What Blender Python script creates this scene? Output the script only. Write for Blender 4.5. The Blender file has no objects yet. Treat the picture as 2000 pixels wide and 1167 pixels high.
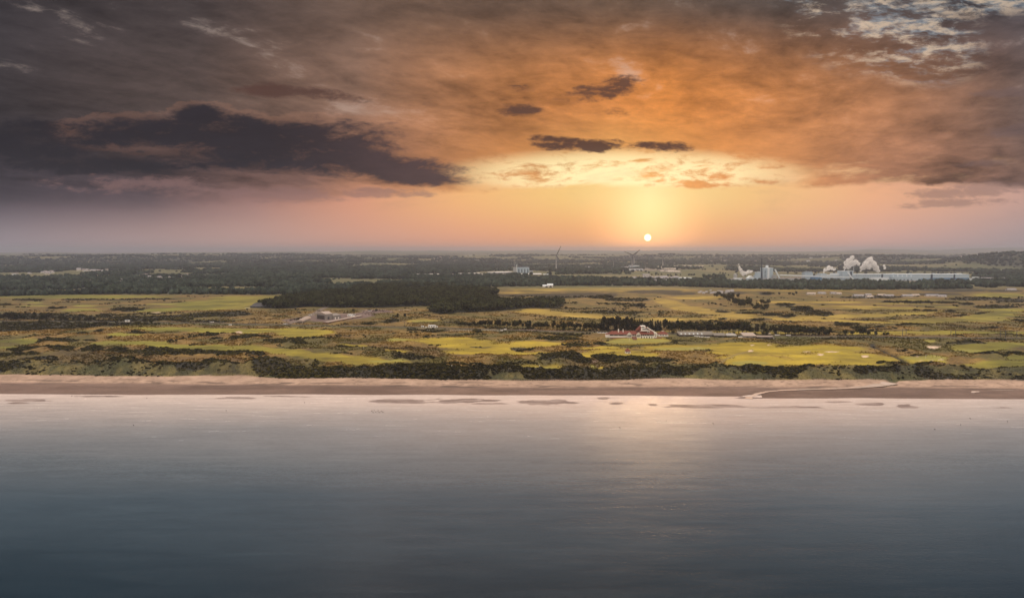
import bpy, bmesh, math, random
import numpy as np
from mathutils import Vector, Matrix, Euler

random.seed(7)
S = bpy.context.scene
COL = S.collection

# ------------------------------------------------------------------ camera, sky, sun, exposure
CAM_H = 105.0
FPX = 1333.33                      # focal length in photograph pixels (24 mm on a 36 mm wide frame)
PITCH = math.atan((583.5 - 490.0) / FPX)
cd = bpy.data.cameras.new('camera'); cam = bpy.data.objects.new('camera', cd); COL.objects.link(cam)
cam.location = (0, 0, CAM_H); cam.rotation_euler = (math.pi / 2 - PITCH, 0, 0)
cd.lens = 24.0; cd.sensor_width = 36.0; cd.clip_start = 0.5; cd.clip_end = 80000
S.camera = cam
S.view_settings.view_transform = 'Standard'; S.view_settings.look = 'None'
S.view_settings.exposure = 0.0; S.view_settings.gamma = 1.0
S.view_settings.use_curve_mapping = False
S.render.engine = 'CYCLES'
S.cycles.use_denoising = True
S.cycles.max_bounces = 6; S.cycles.volume_bounces = 3; S.cycles.transparent_max_bounces = 8
S.cycles.diffuse_bounces = 2; S.cycles.glossy_bounces = 3
S.cycles.sample_clamp_indirect = 4.0
S.cycles.volume_step_rate = 4.0

SUN_AZ = math.atan(264 / FPX)      # from +Y towards +X
SUN_EL = math.radians(1.2)
LAMP_EL = math.radians(2.2)
sl = bpy.data.lights.new('sun', 'SUN'); so = bpy.data.objects.new('sun', sl); COL.objects.link(so)
sl.energy = 0.34; sl.angle = math.radians(12); sl.color = (1.0, 0.62, 0.30)
so.rotation_euler = (math.pi / 2 - LAMP_EL, 0, math.pi - SUN_AZ)
so.location = (0, 0, 400)

def lin(c):
    out = []
    for v in c:
        v = v / 255.0
        out.append(v / 12.92 if v <= 0.04045 else ((v + 0.055) / 1.055) ** 2.4)
    return out

class NT:
    """small expression builder for shader node trees"""
    def __init__(s, tree): s.t = tree; s.n = tree.nodes; s.l = tree.links
    def new(s, typ, **kw):
        n = s.n.new(typ)
        for k, v in kw.items(): setattr(n, k, v)
        return n
    def put(s, sock, v):
        if v is None: return
        if isinstance(v, bpy.types.NodeSocket): s.l.new(v, sock)
        else: sock.default_value = v
    def m(s, op, a, b=None, c=None, clamp=False):
        n = s.new('ShaderNodeMath', operation=op); n.use_clamp = clamp
        s.put(n.inputs[0], a); s.put(n.inputs[1], b)
        if c is not None: s.put(n.inputs[2], c)
        return n.outputs[0]
    def add(s, a, b): return s.m('ADD', a, b)
    def sub(s, a, b): return s.m('SUBTRACT', a, b)
    def mul(s, a, b): return s.m('MULTIPLY', a, b)
    def div(s, a, b): return s.m('DIVIDE', a, b)
    def mad(s, a, b, c): return s.m('MULTIPLY_ADD', a, b, c)
    def sst(s, x, a, b, lo=0.0, hi=1.0):
        n = s.new('ShaderNodeMapRange', interpolation_type='SMOOTHSTEP')
        s.put(n.inputs['Value'], x); s.put(n.inputs['From Min'], a); s.put(n.inputs['From Max'], b)
        s.put(n.inputs['To Min'], lo); s.put(n.inputs['To Max'], hi)
        return n.outputs[0]
    def linr(s, x, a, b, lo=0.0, hi=1.0):
        n = s.new('ShaderNodeMapRange', interpolation_type='LINEAR'); n.clamp = True
        s.put(n.inputs['Value'], x); s.put(n.inputs['From Min'], a); s.put(n.inputs['From Max'], b)
        s.put(n.inputs['To Min'], lo); s.put(n.inputs['To Max'], hi)
        return n.outputs[0]
    def xyz(s, x, y, z=0.0):
        n = s.new('ShaderNodeCombineXYZ')
        for i, v in enumerate((x, y, z)): s.put(n.inputs[i], v)
        return n.outputs[0]
    def sep(s, v):
        n = s.new('ShaderNodeSeparateXYZ'); s.put(n.inputs[0], v); return n.outputs
    def noise(s, vec, scale, detail=4.0, rough=0.55, dist=0.0, dims='3D', color=False):
        n = s.new('ShaderNodeTexNoise', noise_dimensions=dims)
        s.put(n.inputs['Vector'], vec); n.inputs['Scale'].default_value = scale
        n.inputs['Detail'].default_value = detail; n.inputs['Roughness'].default_value = rough
        n.inputs['Distortion'].default_value = dist
        return n.outputs['Color' if color else 'Fac']
    def ramp(s, f, stops, interp='LINEAR'):
        n = s.new('ShaderNodeValToRGB'); r = n.color_ramp; r.interpolation = interp
        while len(r.elements) < len(stops): r.elements.new(0.5)
        for e, (p, c) in zip(r.elements, stops): e.position = p; e.color = (*c, 1.0)
        s.put(n.inputs[0], f); return n.outputs[0]
    def mix(s, f, a, b, mode='MIX'):
        n = s.new('ShaderNodeMix', data_type='RGBA', blend_type=mode); n.clamp_result = False
        s.put(n.inputs[0], f); 
        for sock, v in ((n.inputs[6], a), (n.inputs[7], b)):
            if isinstance(v, (tuple, list)) and len(v) == 3: v = (*v, 1.0)
            s.put(sock, v)
        return n.outputs[2]
    def scale(s, c, f):
        n = s.new('ShaderNodeVectorMath', operation='SCALE'); s.put(n.inputs[0], c); s.put(n.inputs['Scale'], f)
        return n.outputs[0]
    def vadd(s, a, b):
        n = s.new('ShaderNodeVectorMath', operation='ADD'); s.put(n.inputs[0], a); s.put(n.inputs[1], b)
        return n.outputs[0]

W = bpy.data.worlds.new('World'); S.world = W; W.use_nodes = True
def build_world():
    W.node_tree.nodes.clear(); k = NT(W.node_tree)
    out = k.new('ShaderNodeOutputWorld'); bg = k.new('ShaderNodeBackground')
    k.l.new(bg.outputs[0], out.inputs[0]); bg.inputs['Strength'].default_value = 1.0
    d = k.new('ShaderNodeTexCoord').outputs['Generated']
    X, Y, Z = k.sep(d)
    Yc = k.m('MAXIMUM', Y, 0.12)
    s_ = k.div(X, Yc); q = k.mul(k.div(Z, Yc), FPX)            # compass bearing (tangent) and height above the horizon
    px = k.mad(s_, FPX, 1000.0)
    front = k.sst(Y, 0.05, 0.45)
    f = k.linr(px, -400, 2400)
    R = lambda st: k.ramp(f, [((p + 400) / 2800.0, lin(c)) for p, c in st])
    # cloud plane coordinates, the streets run towards the sun
    zc = k.m('MAXIMUM', Z, 0.0); den = k.add(zc, 0.055)
    cx = k.div(X, den); cy = k.div(Y, den)
    ca, sa = math.cos(SUN_AZ + 0.25), math.sin(SUN_AZ + 0.25)
    rx = k.sub(k.mul(cx, ca), k.mul(cy, sa)); ry = k.add(k.mul(cx, sa), k.mul(cy, ca))
    P = k.xyz(rx, k.mul(ry, 0.55), 0.0)
    n1 = k.noise(P, 0.55, 7, 0.58, 0.3); n2 = k.noise(P, 1.9, 8, 0.62, 0.5)
    n3 = k.noise(k.xyz(k.mul(s_, 9.0), k.mul(q, 0.022), 2.3), 1.0, 7, 0.6, 0.3)
    n4 = k.noise(k.xyz(k.mul(s_, 3.2), k.mul(q, 0.014), 7.7), 1.0, 8, 0.6, 0.25)
    n5 = k.noise(k.xyz(k.mul(s_, 22.0), k.mul(q, 0.05), 4.1), 1.0, 6, 0.65, 0.4)
    n6 = k.noise(k.xyz(k.mul(s_, 60.0), k.mul(q, 0.125), 9.3), 1.0, 5, 0.65, 0.5)
    # clear band above the horizon
    hz = R([(0, (152, 138, 143)), (500, (200, 160, 148)), (900, (240, 166, 128)), (1130, (252, 170, 108)), (1264, (255, 178, 96)), (1400, (250, 172, 115)), (1700, (220, 168, 152)), (2000, (168, 150, 150))])
    up = R([(0, (70, 63, 71)), (300, (96, 80, 85)), (500, (160, 120, 112)), (700, (220, 154, 122)), (900, (248, 186, 122)), (1100, (254, 206, 128)), (1190, (255, 216, 140)), (1264, (255, 230, 160)), (1340, (255, 216, 142)), (1450, (252, 202, 132)), (1700, (242, 178, 134)), (2000, (200, 158, 144))])
    clear = k.mix(k.sst(q, 0.0, 118.0), hz, up)
    wisp = k.mul(k.sst(n3, 0.52, 0.75), k.sst(q, 15.0, 110.0))
    clear = k.mix(k.mul(wisp, 0.35), clear, k.mix(0.35, clear, lin((120, 95, 100))))
    # cloud deck
    dl = R([(0, (54, 49, 55)), (300, (68, 57, 60)), (600, (122, 90, 80)), (800, (182, 124, 86)), (1000, (234, 156, 88)), (1200, (253, 186, 104)), (1400, (242, 160, 88)), (1700, (180, 124, 90)), (2000, (128, 98, 86))])
    dm = R([(0, (54, 49, 51)), (400, (82, 68, 63)), (700, (130, 99, 82)), (1000, (186, 122, 72)), (1300, (220, 137, 66)), (1600, (180, 119, 74)), (2000, (104, 86, 80))])
    dh = R([(-400, (44, 42, 46)), (0, (52, 48, 51)), (400, (70, 61, 60)), (800, (102, 80, 67)), (1200, (112, 88, 72)), (1500, (90, 78, 72)), (2000, (78, 72, 76))])
    deck = k.mix(k.sst(q, 130.0, 290.0), dl, dm); deck = k.mix(k.sst(q, 290.0, 480.0), deck, dh)
    tex = k.add(k.mul(k.sub(n1, 0.5), 2.2), k.mul(k.sub(n2, 0.5), 1.8))
    tex = k.add(tex, k.add(k.mul(k.sub(n4, 0.5), 1.2), k.mul(k.sub(n5, 0.5), 0.9)))
    n7 = k.noise(P, 5.0, 6, 0.65, 0.6); tex = k.add(tex, k.mul(k.sub(n7, 0.5), 0.9))
    def blob(cxp, cq, rxp, rq, tilt=0.0):
        a = k.mul(k.sub(px, cxp), 1.0 / rxp); b = k.mul(k.sub(k.add(q, k.mul(k.sub(px, cxp), tilt)), cq), 1.0 / rq)
        return k.sub(1.0, k.add(k.mul(a, a), k.mul(b, b)))
    tex = k.mul(tex, k.sst(blob(1225, 140, 520, 110), 0.9, -0.6, 0.30, 1.0))
    deck = k.scale(deck, k.m('MAXIMUM', k.add(0.95, k.mul(tex, 0.95)), 0.35))
    # thin places where the high sky shows grey-blue
    thin = k.mul(k.sst(k.add(n2, k.add(k.mul(k.sub(n5, 0.5), 0.35), k.mul(k.sub(n7, 0.5), 0.5))), 0.58, 0.80), k.sst(q, 190.0, 330.0))
    deck = k.mix(k.mul(thin, 0.50), deck, lin((190, 172, 160)))
    def blob(cxp, cq, rxp, rq, tilt=0.0):
        a = k.mul(k.sub(px, cxp), 1.0 / rxp); b = k.mul(k.sub(k.add(q, k.mul(k.sub(px, cxp), tilt)), cq), 1.0 / rq)
        return k.sub(1.0, k.add(k.mul(a, a), k.mul(b, b)))
    # opening at the upper right
    g = k.m('MAXIMUM', blob(1640, 445, 130, 100, 0.2), blob(1765, 400, 140, 80, 0.1))
    g = k.m('MAXIMUM', g, blob(1860, 495, 190, 55, 0.0))
    gap = k.mul(k.sst(g, -0.5, 0.8), k.sst(k.add(n4, k.add(k.mul(k.sub(n5, 0.5), 0.7), k.mul(k.sub(n6, 0.5), 0.4))), 0.40, 0.62))
    gcol = k.mix(k.sst(n5, 0.42, 0.62), lin((140, 160, 174)), lin((226, 202, 176)))
    deck = k.mix(k.mul(gap, 0.66), deck, gcol)
    # bright lower edge of the deck round the sun
    gl = k.mul(k.sst(blob(1225, 146, 280, 40), -1.1, 1.0), k.sst(k.add(n3, k.mul(k.sub(n5, 0.5), 1.2)), 0.24, 0.56))
    deck = k.mix(k.mul(gl, 0.9), deck, [v * 1.2 for v in lin((255, 236, 178))])
    glr = k.mul(k.sst(blob(1500, 150, 520, 34, -0.03), -0.2, 0.9), k.sst(n3, 0.50, 0.66))
    deck = k.mix(k.mul(glr, 0.55), deck, lin((255, 205, 150)))
    edge = k.add(124.0, k.add(k.mul(k.sub(n3, 0.5), 42.0), k.mul(k.sub(n5, 0.5), 22.0)))
    edge = k.sub(edge, k.mul(k.sst(px, 1150.0, 500.0), 25.0))
    soft = k.linr(px, 200, 1000, 60.0, 9.0)
    fdeck = k.sst(k.sub(q, edge), k.mul(soft, -0.5), soft)
    sky = k.mix(fdeck, clear, deck)
    # darker clouds hanging below the deck
    nn = k.add(k.add(k.mul(k.sub(n3, 0.5), 3.6), k.mul(k.sub(n5, 0.5), 3.4)), k.mul(k.sub(n6, 0.5), 1.8))
    def cloud(sky, parts, col, amt, rimc=None, s0=0.0, s1=0.5, kn=1.0):
        m = None
        for p in parts:
            b = blob(*p); m = b if m is None else k.m('MAXIMUM', m, b)
        sh = k.add(m, k.mul(nn, kn))
        if rimc is not None:
            rim = k.mul(k.sst(sh, s0 - 0.45, s0), k.sst(k.add(q, k.mul(n5, 20.0)), 175.0, 215.0))
            sky = k.mix(k.mul(rim, 0.08), sky, rimc)
        return k.mix(k.mul(k.sst(sh, s0, s1), amt), sky, col)
    dcol = k.mix(k.sst(px, 500, 900), lin((34, 32, 39)), lin((72, 56, 58)))
    dcol = k.scale(dcol, k.add(0.35, k.add(k.mul(n5, 0.7), k.mul(n3, 0.6))))
    sky = cloud(sky, [(430, 226, 220, 34, 0.02), (560, 205, 250, 46, -0.03), (700, 170, 190, 30, 0.10), (400, 255, 60, 26), (260, 225, 120, 30), (810, 140, 110, 14, 0.03)], dcol, 0.96, lin((225, 155, 118)), -0.4, 0.75, 0.62)
    sky = cloud(sky, [(60, 205, 190, 42, 0.05), (180, 165, 190, 22), (-150, 200, 220, 60)], lin((33, 31, 37)), 0.93, None, -0.5, 1.0)
    sky = cloud(sky, [(580, 108, 90, 15, 0.0), (400, 112, 110, 12), (250, 130, 150, 16), (740, 112, 100, 9)], lin((136, 104, 100)), 0.6, None, -0.4, 1.1, 1.2)
    sky = cloud(sky, [(1165, 306, 62, 14, -0.12), (1190, 322, 45, 10, -0.1), (1200, 265, 30, 8), (1010, 270, 34, 11), (1015, 311, 30, 8), (620, 302, 85, 9, 0.14), (540, 305, 50, 10, 0.05)], lin((84, 58, 50)), 0.9, None, -0.9, 1.2, 1.7)
    sky = cloud(sky, [(1130, 204, 62, 10, 0.0), (1100, 212, 50, 7, 0.1), (1293, 201, 55, 9)], lin((80, 54, 46)), 0.95, None, -0.7, 0.9, 1.5)
    sky = cloud(sky, [(1985, 230, 60, 11, -0.08), (1940, 303, 60, 8, -0.06), (1905, 168, 42, 7), (1950, 122, 120, 14, -0.1), (1850, 92, 110, 8, -0.05)], lin((104, 86, 86)), 0.45, None, -0.8, 1.2, 1.6)
    # glow round the sun
    gx = k.mul(k.sub(px, 1264.0), 1.0); gy = k.sub(q, 26.0)
    r2 = k.add(k.mul(gx, gx), k.mul(gy, gy)); r = k.m('SQRT', r2)
    glow = k.m('POWER', k.sst(r, 230.0, 5.0), 3.2)
    col2 = k.mul(k.sst(k.m('ABSOLUTE', gx), k.add(30.0, k.mul(q, 1.15)), 0.0), k.mul(k.sst(q, -5.0, 40.0), k.sst(q, 190.0, 90.0)))
    sky = k.vadd(sky, k.scale(k.xyz(1.0, 0.47, 0.22), k.mul(glow, 0.80)))
    disc = k.sst(r, 8.0, 2.0)
    sky = k.mix(disc, sky, (7.0, 6.0, 3.6))
    # open sky overhead and behind: the physical sky plus an added land-lighting veil
    nish = k.new('ShaderNodeTexSky', sky_type='NISHITA'); nish.sun_disc = False
    nish.sun_elevation = SUN_EL; nish.sun_rotation = SUN_AZ
    nish.air_density = 1.0; nish.dust_density = 1.5; nish.ozone_density = 1.0
    fill_veil = k.mix(n1, (0.58, 0.485, 0.41), (0.70, 0.585, 0.50))
    dome = k.vadd(k.scale(nish.outputs[0], 0.10), k.scale(fill_veil, k.mad(k.m('MAXIMUM', Z, 0.0), DOME, 0.36)))
    zen = k.sst(Z, 0.48, 0.88)
    fr = k.mul(front, k.sub(1.0, zen))
    sky = k.mix(fr, dome, sky)
    k.l.new(sky, bg.inputs['Color'])
DOME = 3.5
build_world()
W.cycles.sampling_method = 'MANUAL'; W.cycles.sample_map_resolution = 1024

# ------------------------------------------------------------------ geometry of the place
cp, sp = math.cos(PITCH), math.sin(PITCH)
def at(px, py, z=5.0):
    """the point of the level z that stands behind a pixel of the photograph"""
    a = (px - 1000.0) / FPX; b = (583.5 - py) / FPX
    dx, dy, dz = a, cp + b * sp, -sp + b * cp
    t = (z - CAM_H) / dz
    return (dx * t, dy * t)
def uv_of(x, y, z=5.0):
    h = CAM_H - z
    dep = y * cp + h * sp
    return 1000.0 + FPX * x / dep, 583.5 - FPX * (y * sp - h * cp) / dep

def _hash(ix, iy, seed):
    h = (ix.astype(np.int64) * 374761393 + iy.astype(np.int64) * 668265263 + seed * 974711) & 0xFFFFFFFF
    h = ((h ^ (h >> 13)) * 1274126177) & 0xFFFFFFFF
    h = (h ^ (h >> 16)) & 0xFFFFFF
    return h / float(0xFFFFFF)
def vnoise(x, y, seed=0):
    xi = np.floor(x); yi = np.floor(y); fx = x - xi; fy = y - yi
    fx = fx * fx * fx * (fx * (fx * 6 - 15) + 10); fy = fy * fy * fy * (fy * (fy * 6 - 15) + 10)
    a = _hash(xi, yi, seed); b = _hash(xi + 1, yi, seed); c = _hash(xi, yi + 1, seed); d = _hash(xi + 1, yi + 1, seed)
    return (a + (b - a) * fx) * (1 - fy) + (c + (d - c) * fx) * fy
def fbm(x, y, scale, oct=4, seed=0, rough=0.5):
    t = 0.0; amp = 1.0; tot = 0.0; s = 1.0 / scale
    for i in range(oct):
        t = t + amp * vnoise(x * s + 17.3 * i, y * s - 9.1 * i, seed + i); tot += amp; amp *= rough; s *= 2.03
    return t / tot
def ridged(x, y, scale, oct=4, seed=0):
    t = 0.0; amp = 1.0; tot = 0.0; s = 1.0 / scale
    for i in range(oct):
        n = 1.0 - np.abs(2 * vnoise(x * s + 11.7 * i, y * s + 5.3 * i, seed + i) - 1.0)
        t = t + amp * n * n; tot += amp; amp *= 0.5; s *= 2.1
    return t / tot
def sst(x, a, b):
    t = np.clip((x - a) / (b - a), 0, 1); return t * t * (3 - 2 * t)
# ------------------------------------------------------------------ land: outlines read off the photograph
def poly_x(pts, z):
    w = sorted(at(px, py, z) for px, py in pts)
    return np.array([p[0] for p in w]), np.array([p[1] for p in w])
SHORE = poly_x([(-900, 766), (0, 768), (250, 770), (500, 770), (1000, 771), (1450, 773), (1500, 776), (2000, 779), (2900, 783)], 0.0)
WRACK = poly_x([(-900, 743), (0, 747), (600, 752), (1000, 756), (1450, 756), (1750, 757), (2000, 759), (2900, 764)], 1.4)
FOOT = poly_x([(-900, 728), (0, 731), (300, 735), (470, 733), (540, 738), (700, 738), (900, 742), (1050, 743), (1200, 742), (1260, 739),
               (1340, 738), (1390, 741), (1500, 742), (1700, 741), (1745, 744), (1850, 741), (2000, 743), (2900, 748)], 3.2)
RAIL = poly_x([(-900, 628), (0, 628), (300, 630), (500, 634), (820, 640), (1180, 651), (1500, 657), (1700, 659), (2000, 662), (2900, 668)], 5.0)
def along(P, x): return np.interp(x, P[0], P[1])

# (u, v, ru, rv, tilt): mown ground, v grows towards the sea
FAIRWAYS = [(410, 645, 165, 5, .02), (590, 650, 60, 9, .05), (265, 672, 90, 5, 0), (370, 680, 90, 7, .06), (500, 684, 80, 6, .09),
    (600, 694, 60, 6, .12), (680, 705, 85, 6, .08), (30, 668, 60, 5, 0), (10, 680, 40, 2, 0), (245, 655, 22, 3, 0), (770, 664, 30, 5, 0),
    (680, 676, 34, 2.5, .03), (765, 688, 30, 4, 0), (880, 668, 90, 7, .04), (940, 680, 90, 8, 0), (930, 690, 80, 5, 0), (750, 707, 60, 3, -.03),
    (1040, 674, 60, 7, 0), (1050, 693, 62, 5, 0), (1150, 695, 50, 5, 0), (1240, 698, 52, 5.5, 0), (1235, 668, 48, 6, 0), (1280, 666, 36, 4.5, 0),
    (1330, 680, 78, 8, -.02), (1430, 678, 100, 8, -.02), (1480, 690, 90, 8, 0), (1600, 683, 110, 9, 0), (1640, 700, 130, 11, 0), (1470, 707, 80, 10, 0), (1600, 712, 110, 7, .02),
    (1050, 720, 50, 4.5, 0), (1158, 720, 12, 4, .3), (1172, 727, 28, 2.5, 0), (1655, 724, 20, 4, .05), (1706, 718, 17, 3, 0),
    (1800, 701, 58, 7, .03), (1890, 687, 45, 4.5, 0), (1940, 678, 90, 8, -.04), (1820, 668, 16, 2.5, 0), (1852, 663, 24, 1.6, 0), (1960, 711, 80, 7, -.02), (1990, 700, 40, 4, 0), (1190, 682, 50, 4, 0), (1210, 690, 60, 3, 0),
    # the far course beyond the railway
    (150, 580, 200, 3.5, 0), (70, 592, 22, 1.4, 0), (66, 598, 26, 1.2, 0), (168, 598, 24, 2, 0), (170, 606, 40, 3, 0), (310, 606, 60, 4, -.04), (320, 594, 30, 1.2, 0), (440, 592, 110, 7, -.02), (520, 583, 110, 5, 0), (400, 602, 110, 4, -.02),
    (830, 627, 40, 4, 0), (1040, 607, 30, 3, .05), (1090, 614, 90, 4.5, .06), (1180, 621, 60, 3, .02), (1060, 566, 70, 3, 0), (1180, 565, 150, 3.5, 0), (1020, 572, 60, 1.6, 0),
    (1310, 592, 40, 6, .22), (1350, 605, 55, 7, .16), (1420, 613, 70, 5, .1), (1360, 581, 60, 4, 0), (1300, 624, 130, 3, 0), (1480, 622, 110, 4, .03), (1560, 620, 70, 4, .02), (1270, 567, 90, 3, 0),
    (1580, 590, 120, 2.5, 0), (1660, 600, 150, 3, .02), (1700, 616, 140, 4.5, -.05), (1850, 627, 130, 4, -.02), (1930, 618, 70, 7, -.1), (1960, 606, 50, 4, 0), (1830, 651, 200, 3.5, 0), (1800, 586, 40, 1.5, 0), (1850, 600, 30, 1.6, 0), (1950, 577, 60, 5, 0), (1660, 628, 90, 3, .03), (1760, 593, 90, 1.8, 0), (1560, 567, 130, 2, 0),
    (450, 565, 90, 3.5, 0), (800, 566, 40, 1.8, 0), (1420, 650, 150, 3, 0)]
GREENS = [(1228, 667.5, 40, 4, 0), (1281, 666, 30, 3, 0), (1810, 700, 40, 4, .02), (1885, 687, 34, 3, 0), (770, 664, 22, 3, 0), (1050, 721, 40, 2.5, 0), (760, 706, 40, 1.5, -.03), (70, 592, 20, 1.2, 0), (66, 598, 24, 1, 0), (168, 598, 18, 1.3, 0), (320, 594, 25, 1, 0), (1335, 682, 60, 4, -.02), (830, 628, 30, 2, 0), (1460, 710, 40, 4, 0), (1820, 668, 14, 2, 0), (1152, 719, 10, 3, .3), (1655, 724, 18, 3, .05)]
SCRUB_SHADE = [(123, 668, 45, 5, 0), (56, 684, 36, 6, 0), (118, 684, 38, 8, 0), (188, 682, 25, 5, 0), (243, 685, 24, 4, 0), (310, 689, 66, 6.5, .02), (406, 691, 32, 4, 0), (462, 693, 36, 5.5, 0), (42, 697, 26, 4, 0), (280, 651, 20, 3.5, 0), (157, 652, 14, 2.5, 0), (192, 647, 10, 2, 0), (420, 661, 16, 2.5, 0), (500, 659, 45, 5, 0), (548, 668, 14, 3, 0), (20, 697, 30, 3, 0),
    (28, 718, 50, 4.5, 0), (215, 714, 60, 6, 0), (370, 720, 75, 4, 0), (437, 715, 40, 6, 0), (540, 723, 30, 7, 0), (90, 706, 60, 3, 0), (300, 707, 40, 3, 0),  # dune patches: real scrub, plus the shade of the near slopes as dark colour
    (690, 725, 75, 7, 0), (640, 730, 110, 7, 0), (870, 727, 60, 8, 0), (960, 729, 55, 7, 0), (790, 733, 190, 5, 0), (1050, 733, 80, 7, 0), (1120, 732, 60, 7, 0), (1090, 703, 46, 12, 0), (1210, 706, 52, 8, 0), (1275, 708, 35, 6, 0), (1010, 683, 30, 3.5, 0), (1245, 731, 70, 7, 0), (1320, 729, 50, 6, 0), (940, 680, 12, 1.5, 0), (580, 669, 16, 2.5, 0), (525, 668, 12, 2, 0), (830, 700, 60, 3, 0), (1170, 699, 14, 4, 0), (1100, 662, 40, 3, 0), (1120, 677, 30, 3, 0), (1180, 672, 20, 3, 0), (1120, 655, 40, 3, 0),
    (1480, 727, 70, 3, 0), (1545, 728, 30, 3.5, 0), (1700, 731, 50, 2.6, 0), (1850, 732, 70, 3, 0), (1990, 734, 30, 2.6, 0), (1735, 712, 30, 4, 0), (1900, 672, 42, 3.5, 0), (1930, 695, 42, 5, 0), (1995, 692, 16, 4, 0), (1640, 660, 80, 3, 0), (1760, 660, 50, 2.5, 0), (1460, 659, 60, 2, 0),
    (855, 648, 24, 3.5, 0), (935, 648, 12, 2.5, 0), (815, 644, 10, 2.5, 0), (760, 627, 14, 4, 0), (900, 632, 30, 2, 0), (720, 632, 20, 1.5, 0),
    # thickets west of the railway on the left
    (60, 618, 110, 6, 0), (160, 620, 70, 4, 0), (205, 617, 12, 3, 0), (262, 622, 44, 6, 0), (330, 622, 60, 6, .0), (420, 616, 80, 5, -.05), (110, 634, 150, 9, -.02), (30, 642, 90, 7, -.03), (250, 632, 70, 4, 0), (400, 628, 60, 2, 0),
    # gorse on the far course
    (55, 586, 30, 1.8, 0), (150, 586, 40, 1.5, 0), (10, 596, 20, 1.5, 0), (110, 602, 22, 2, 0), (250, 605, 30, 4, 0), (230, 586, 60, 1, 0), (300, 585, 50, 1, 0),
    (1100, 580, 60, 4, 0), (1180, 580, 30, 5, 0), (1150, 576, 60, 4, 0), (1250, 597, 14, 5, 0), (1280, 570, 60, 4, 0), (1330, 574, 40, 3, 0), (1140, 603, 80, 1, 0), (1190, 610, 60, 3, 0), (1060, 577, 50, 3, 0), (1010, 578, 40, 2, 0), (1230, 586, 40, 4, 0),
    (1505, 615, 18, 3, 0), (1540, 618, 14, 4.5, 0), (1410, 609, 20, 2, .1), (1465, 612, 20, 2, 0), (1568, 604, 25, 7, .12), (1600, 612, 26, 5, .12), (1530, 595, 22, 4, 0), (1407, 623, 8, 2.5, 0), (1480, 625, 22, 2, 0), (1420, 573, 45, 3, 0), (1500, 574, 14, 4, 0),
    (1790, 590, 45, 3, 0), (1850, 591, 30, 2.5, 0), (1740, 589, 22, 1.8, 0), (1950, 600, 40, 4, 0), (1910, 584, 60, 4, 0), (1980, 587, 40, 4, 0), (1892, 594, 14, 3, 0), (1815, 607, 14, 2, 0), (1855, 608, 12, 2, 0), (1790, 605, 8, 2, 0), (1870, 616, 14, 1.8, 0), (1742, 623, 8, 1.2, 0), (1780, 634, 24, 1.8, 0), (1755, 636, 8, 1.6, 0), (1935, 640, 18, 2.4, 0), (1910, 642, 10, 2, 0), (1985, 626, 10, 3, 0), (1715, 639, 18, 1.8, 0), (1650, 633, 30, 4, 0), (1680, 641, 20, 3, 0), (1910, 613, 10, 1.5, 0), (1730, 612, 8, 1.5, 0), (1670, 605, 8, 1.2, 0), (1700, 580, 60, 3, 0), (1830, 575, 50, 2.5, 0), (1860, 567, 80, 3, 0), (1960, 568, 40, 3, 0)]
# round hills of the dunes: (u, v, ru, rv, height)
MOUNDS = [(1090, 707, 44, 16, 9.0), (1020, 710, 46, 10, 4.5), (1215, 713, 56, 12, 5.5), (1290, 714, 46, 9, 3.5), (215, 716, 62, 11, 5.5), (540, 722, 40, 10, 4.5), (437, 720, 46, 9, 4), (300, 694, 80, 8, 3.5), (100, 690, 60, 9, 3.5), (460, 697, 40, 7, 3), (570, 690, 34, 7, 3.5), (640, 697, 34, 6, 3), (770, 697, 70, 7, 2.8), (880, 709, 40, 9, 4.5), (980, 710, 40, 9, 4.0), (690, 731, 70, 8, 3.5), (870, 733, 60, 8, 4), (960, 735, 60, 7, 3.5), (500, 664, 46, 6, 3.0), (125, 671, 46, 6, 3), (30, 722, 60, 8, 3),
    (1480, 733, 100, 10, 3.5), (1725, 716, 34, 8, 4), (1790, 716, 40, 7, 2.5), (1930, 699, 50, 9, 4.5), (1900, 676, 46, 6, 3), (1850, 735, 100, 9, 3), (1100, 735, 90, 9, 3), (1830, 710, 60, 5, 2), (1990, 696, 30, 8, 3.5), (1700, 735, 60, 8, 2.5), (1270, 664, 60, 6, 1.2), (1390, 722, 60, 7, 2), (720, 690, 40, 4, 1.5)]
BUNKERS = [(1690, 697, 8, 2.6), (1603, 695, 7, 2.2), (1625, 689, 16, 1.8), (1466, 687, 4.5, 1.8), (1469, 674.5, 4, 1.3), (1502, 675.5, 4, 1.3), (1824, 679, 14, 3.2), (467, 649.5, 6, 2.2), (1353, 682.5, 3, 1), (1366, 680, 3, 1), (1575, 689, 8, 1.2), (1800, 705.5, 6, 0.9), (1818, 705, 6, 0.9), (1838, 704, 6, 0.9), (1048, 722.5, 5, 0.8), (1789, 697, 5, .8), (305, 611, 9, 1.2)]
YARD = [(650, 621, 62, 7.5, -.05), (595, 623, 40, 5, -.1), (730, 610, 30, 3.5, 0), (700, 616, 30, 4, -.05)]

def ell(u, v, L):
    m = np.full(u.shape, -9.0)
    for e in L:
        cu, cv, ru, rv = e[:4]; tl = e[4] if len(e) > 4 else 0.0
        sel = (np.abs(u - cu) < ru * 2.2) & (np.abs(v - cv) < rv * 2.2 + abs(tl) * ru * 2.2)
        if not sel.any(): continue
        uu = u[sel] - cu; vv = v[sel] - cv - tl * uu
        m[sel] = np.maximum(m[sel], 1 - (uu / ru) ** 2 - (vv / rv) ** 2)
    return m

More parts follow.
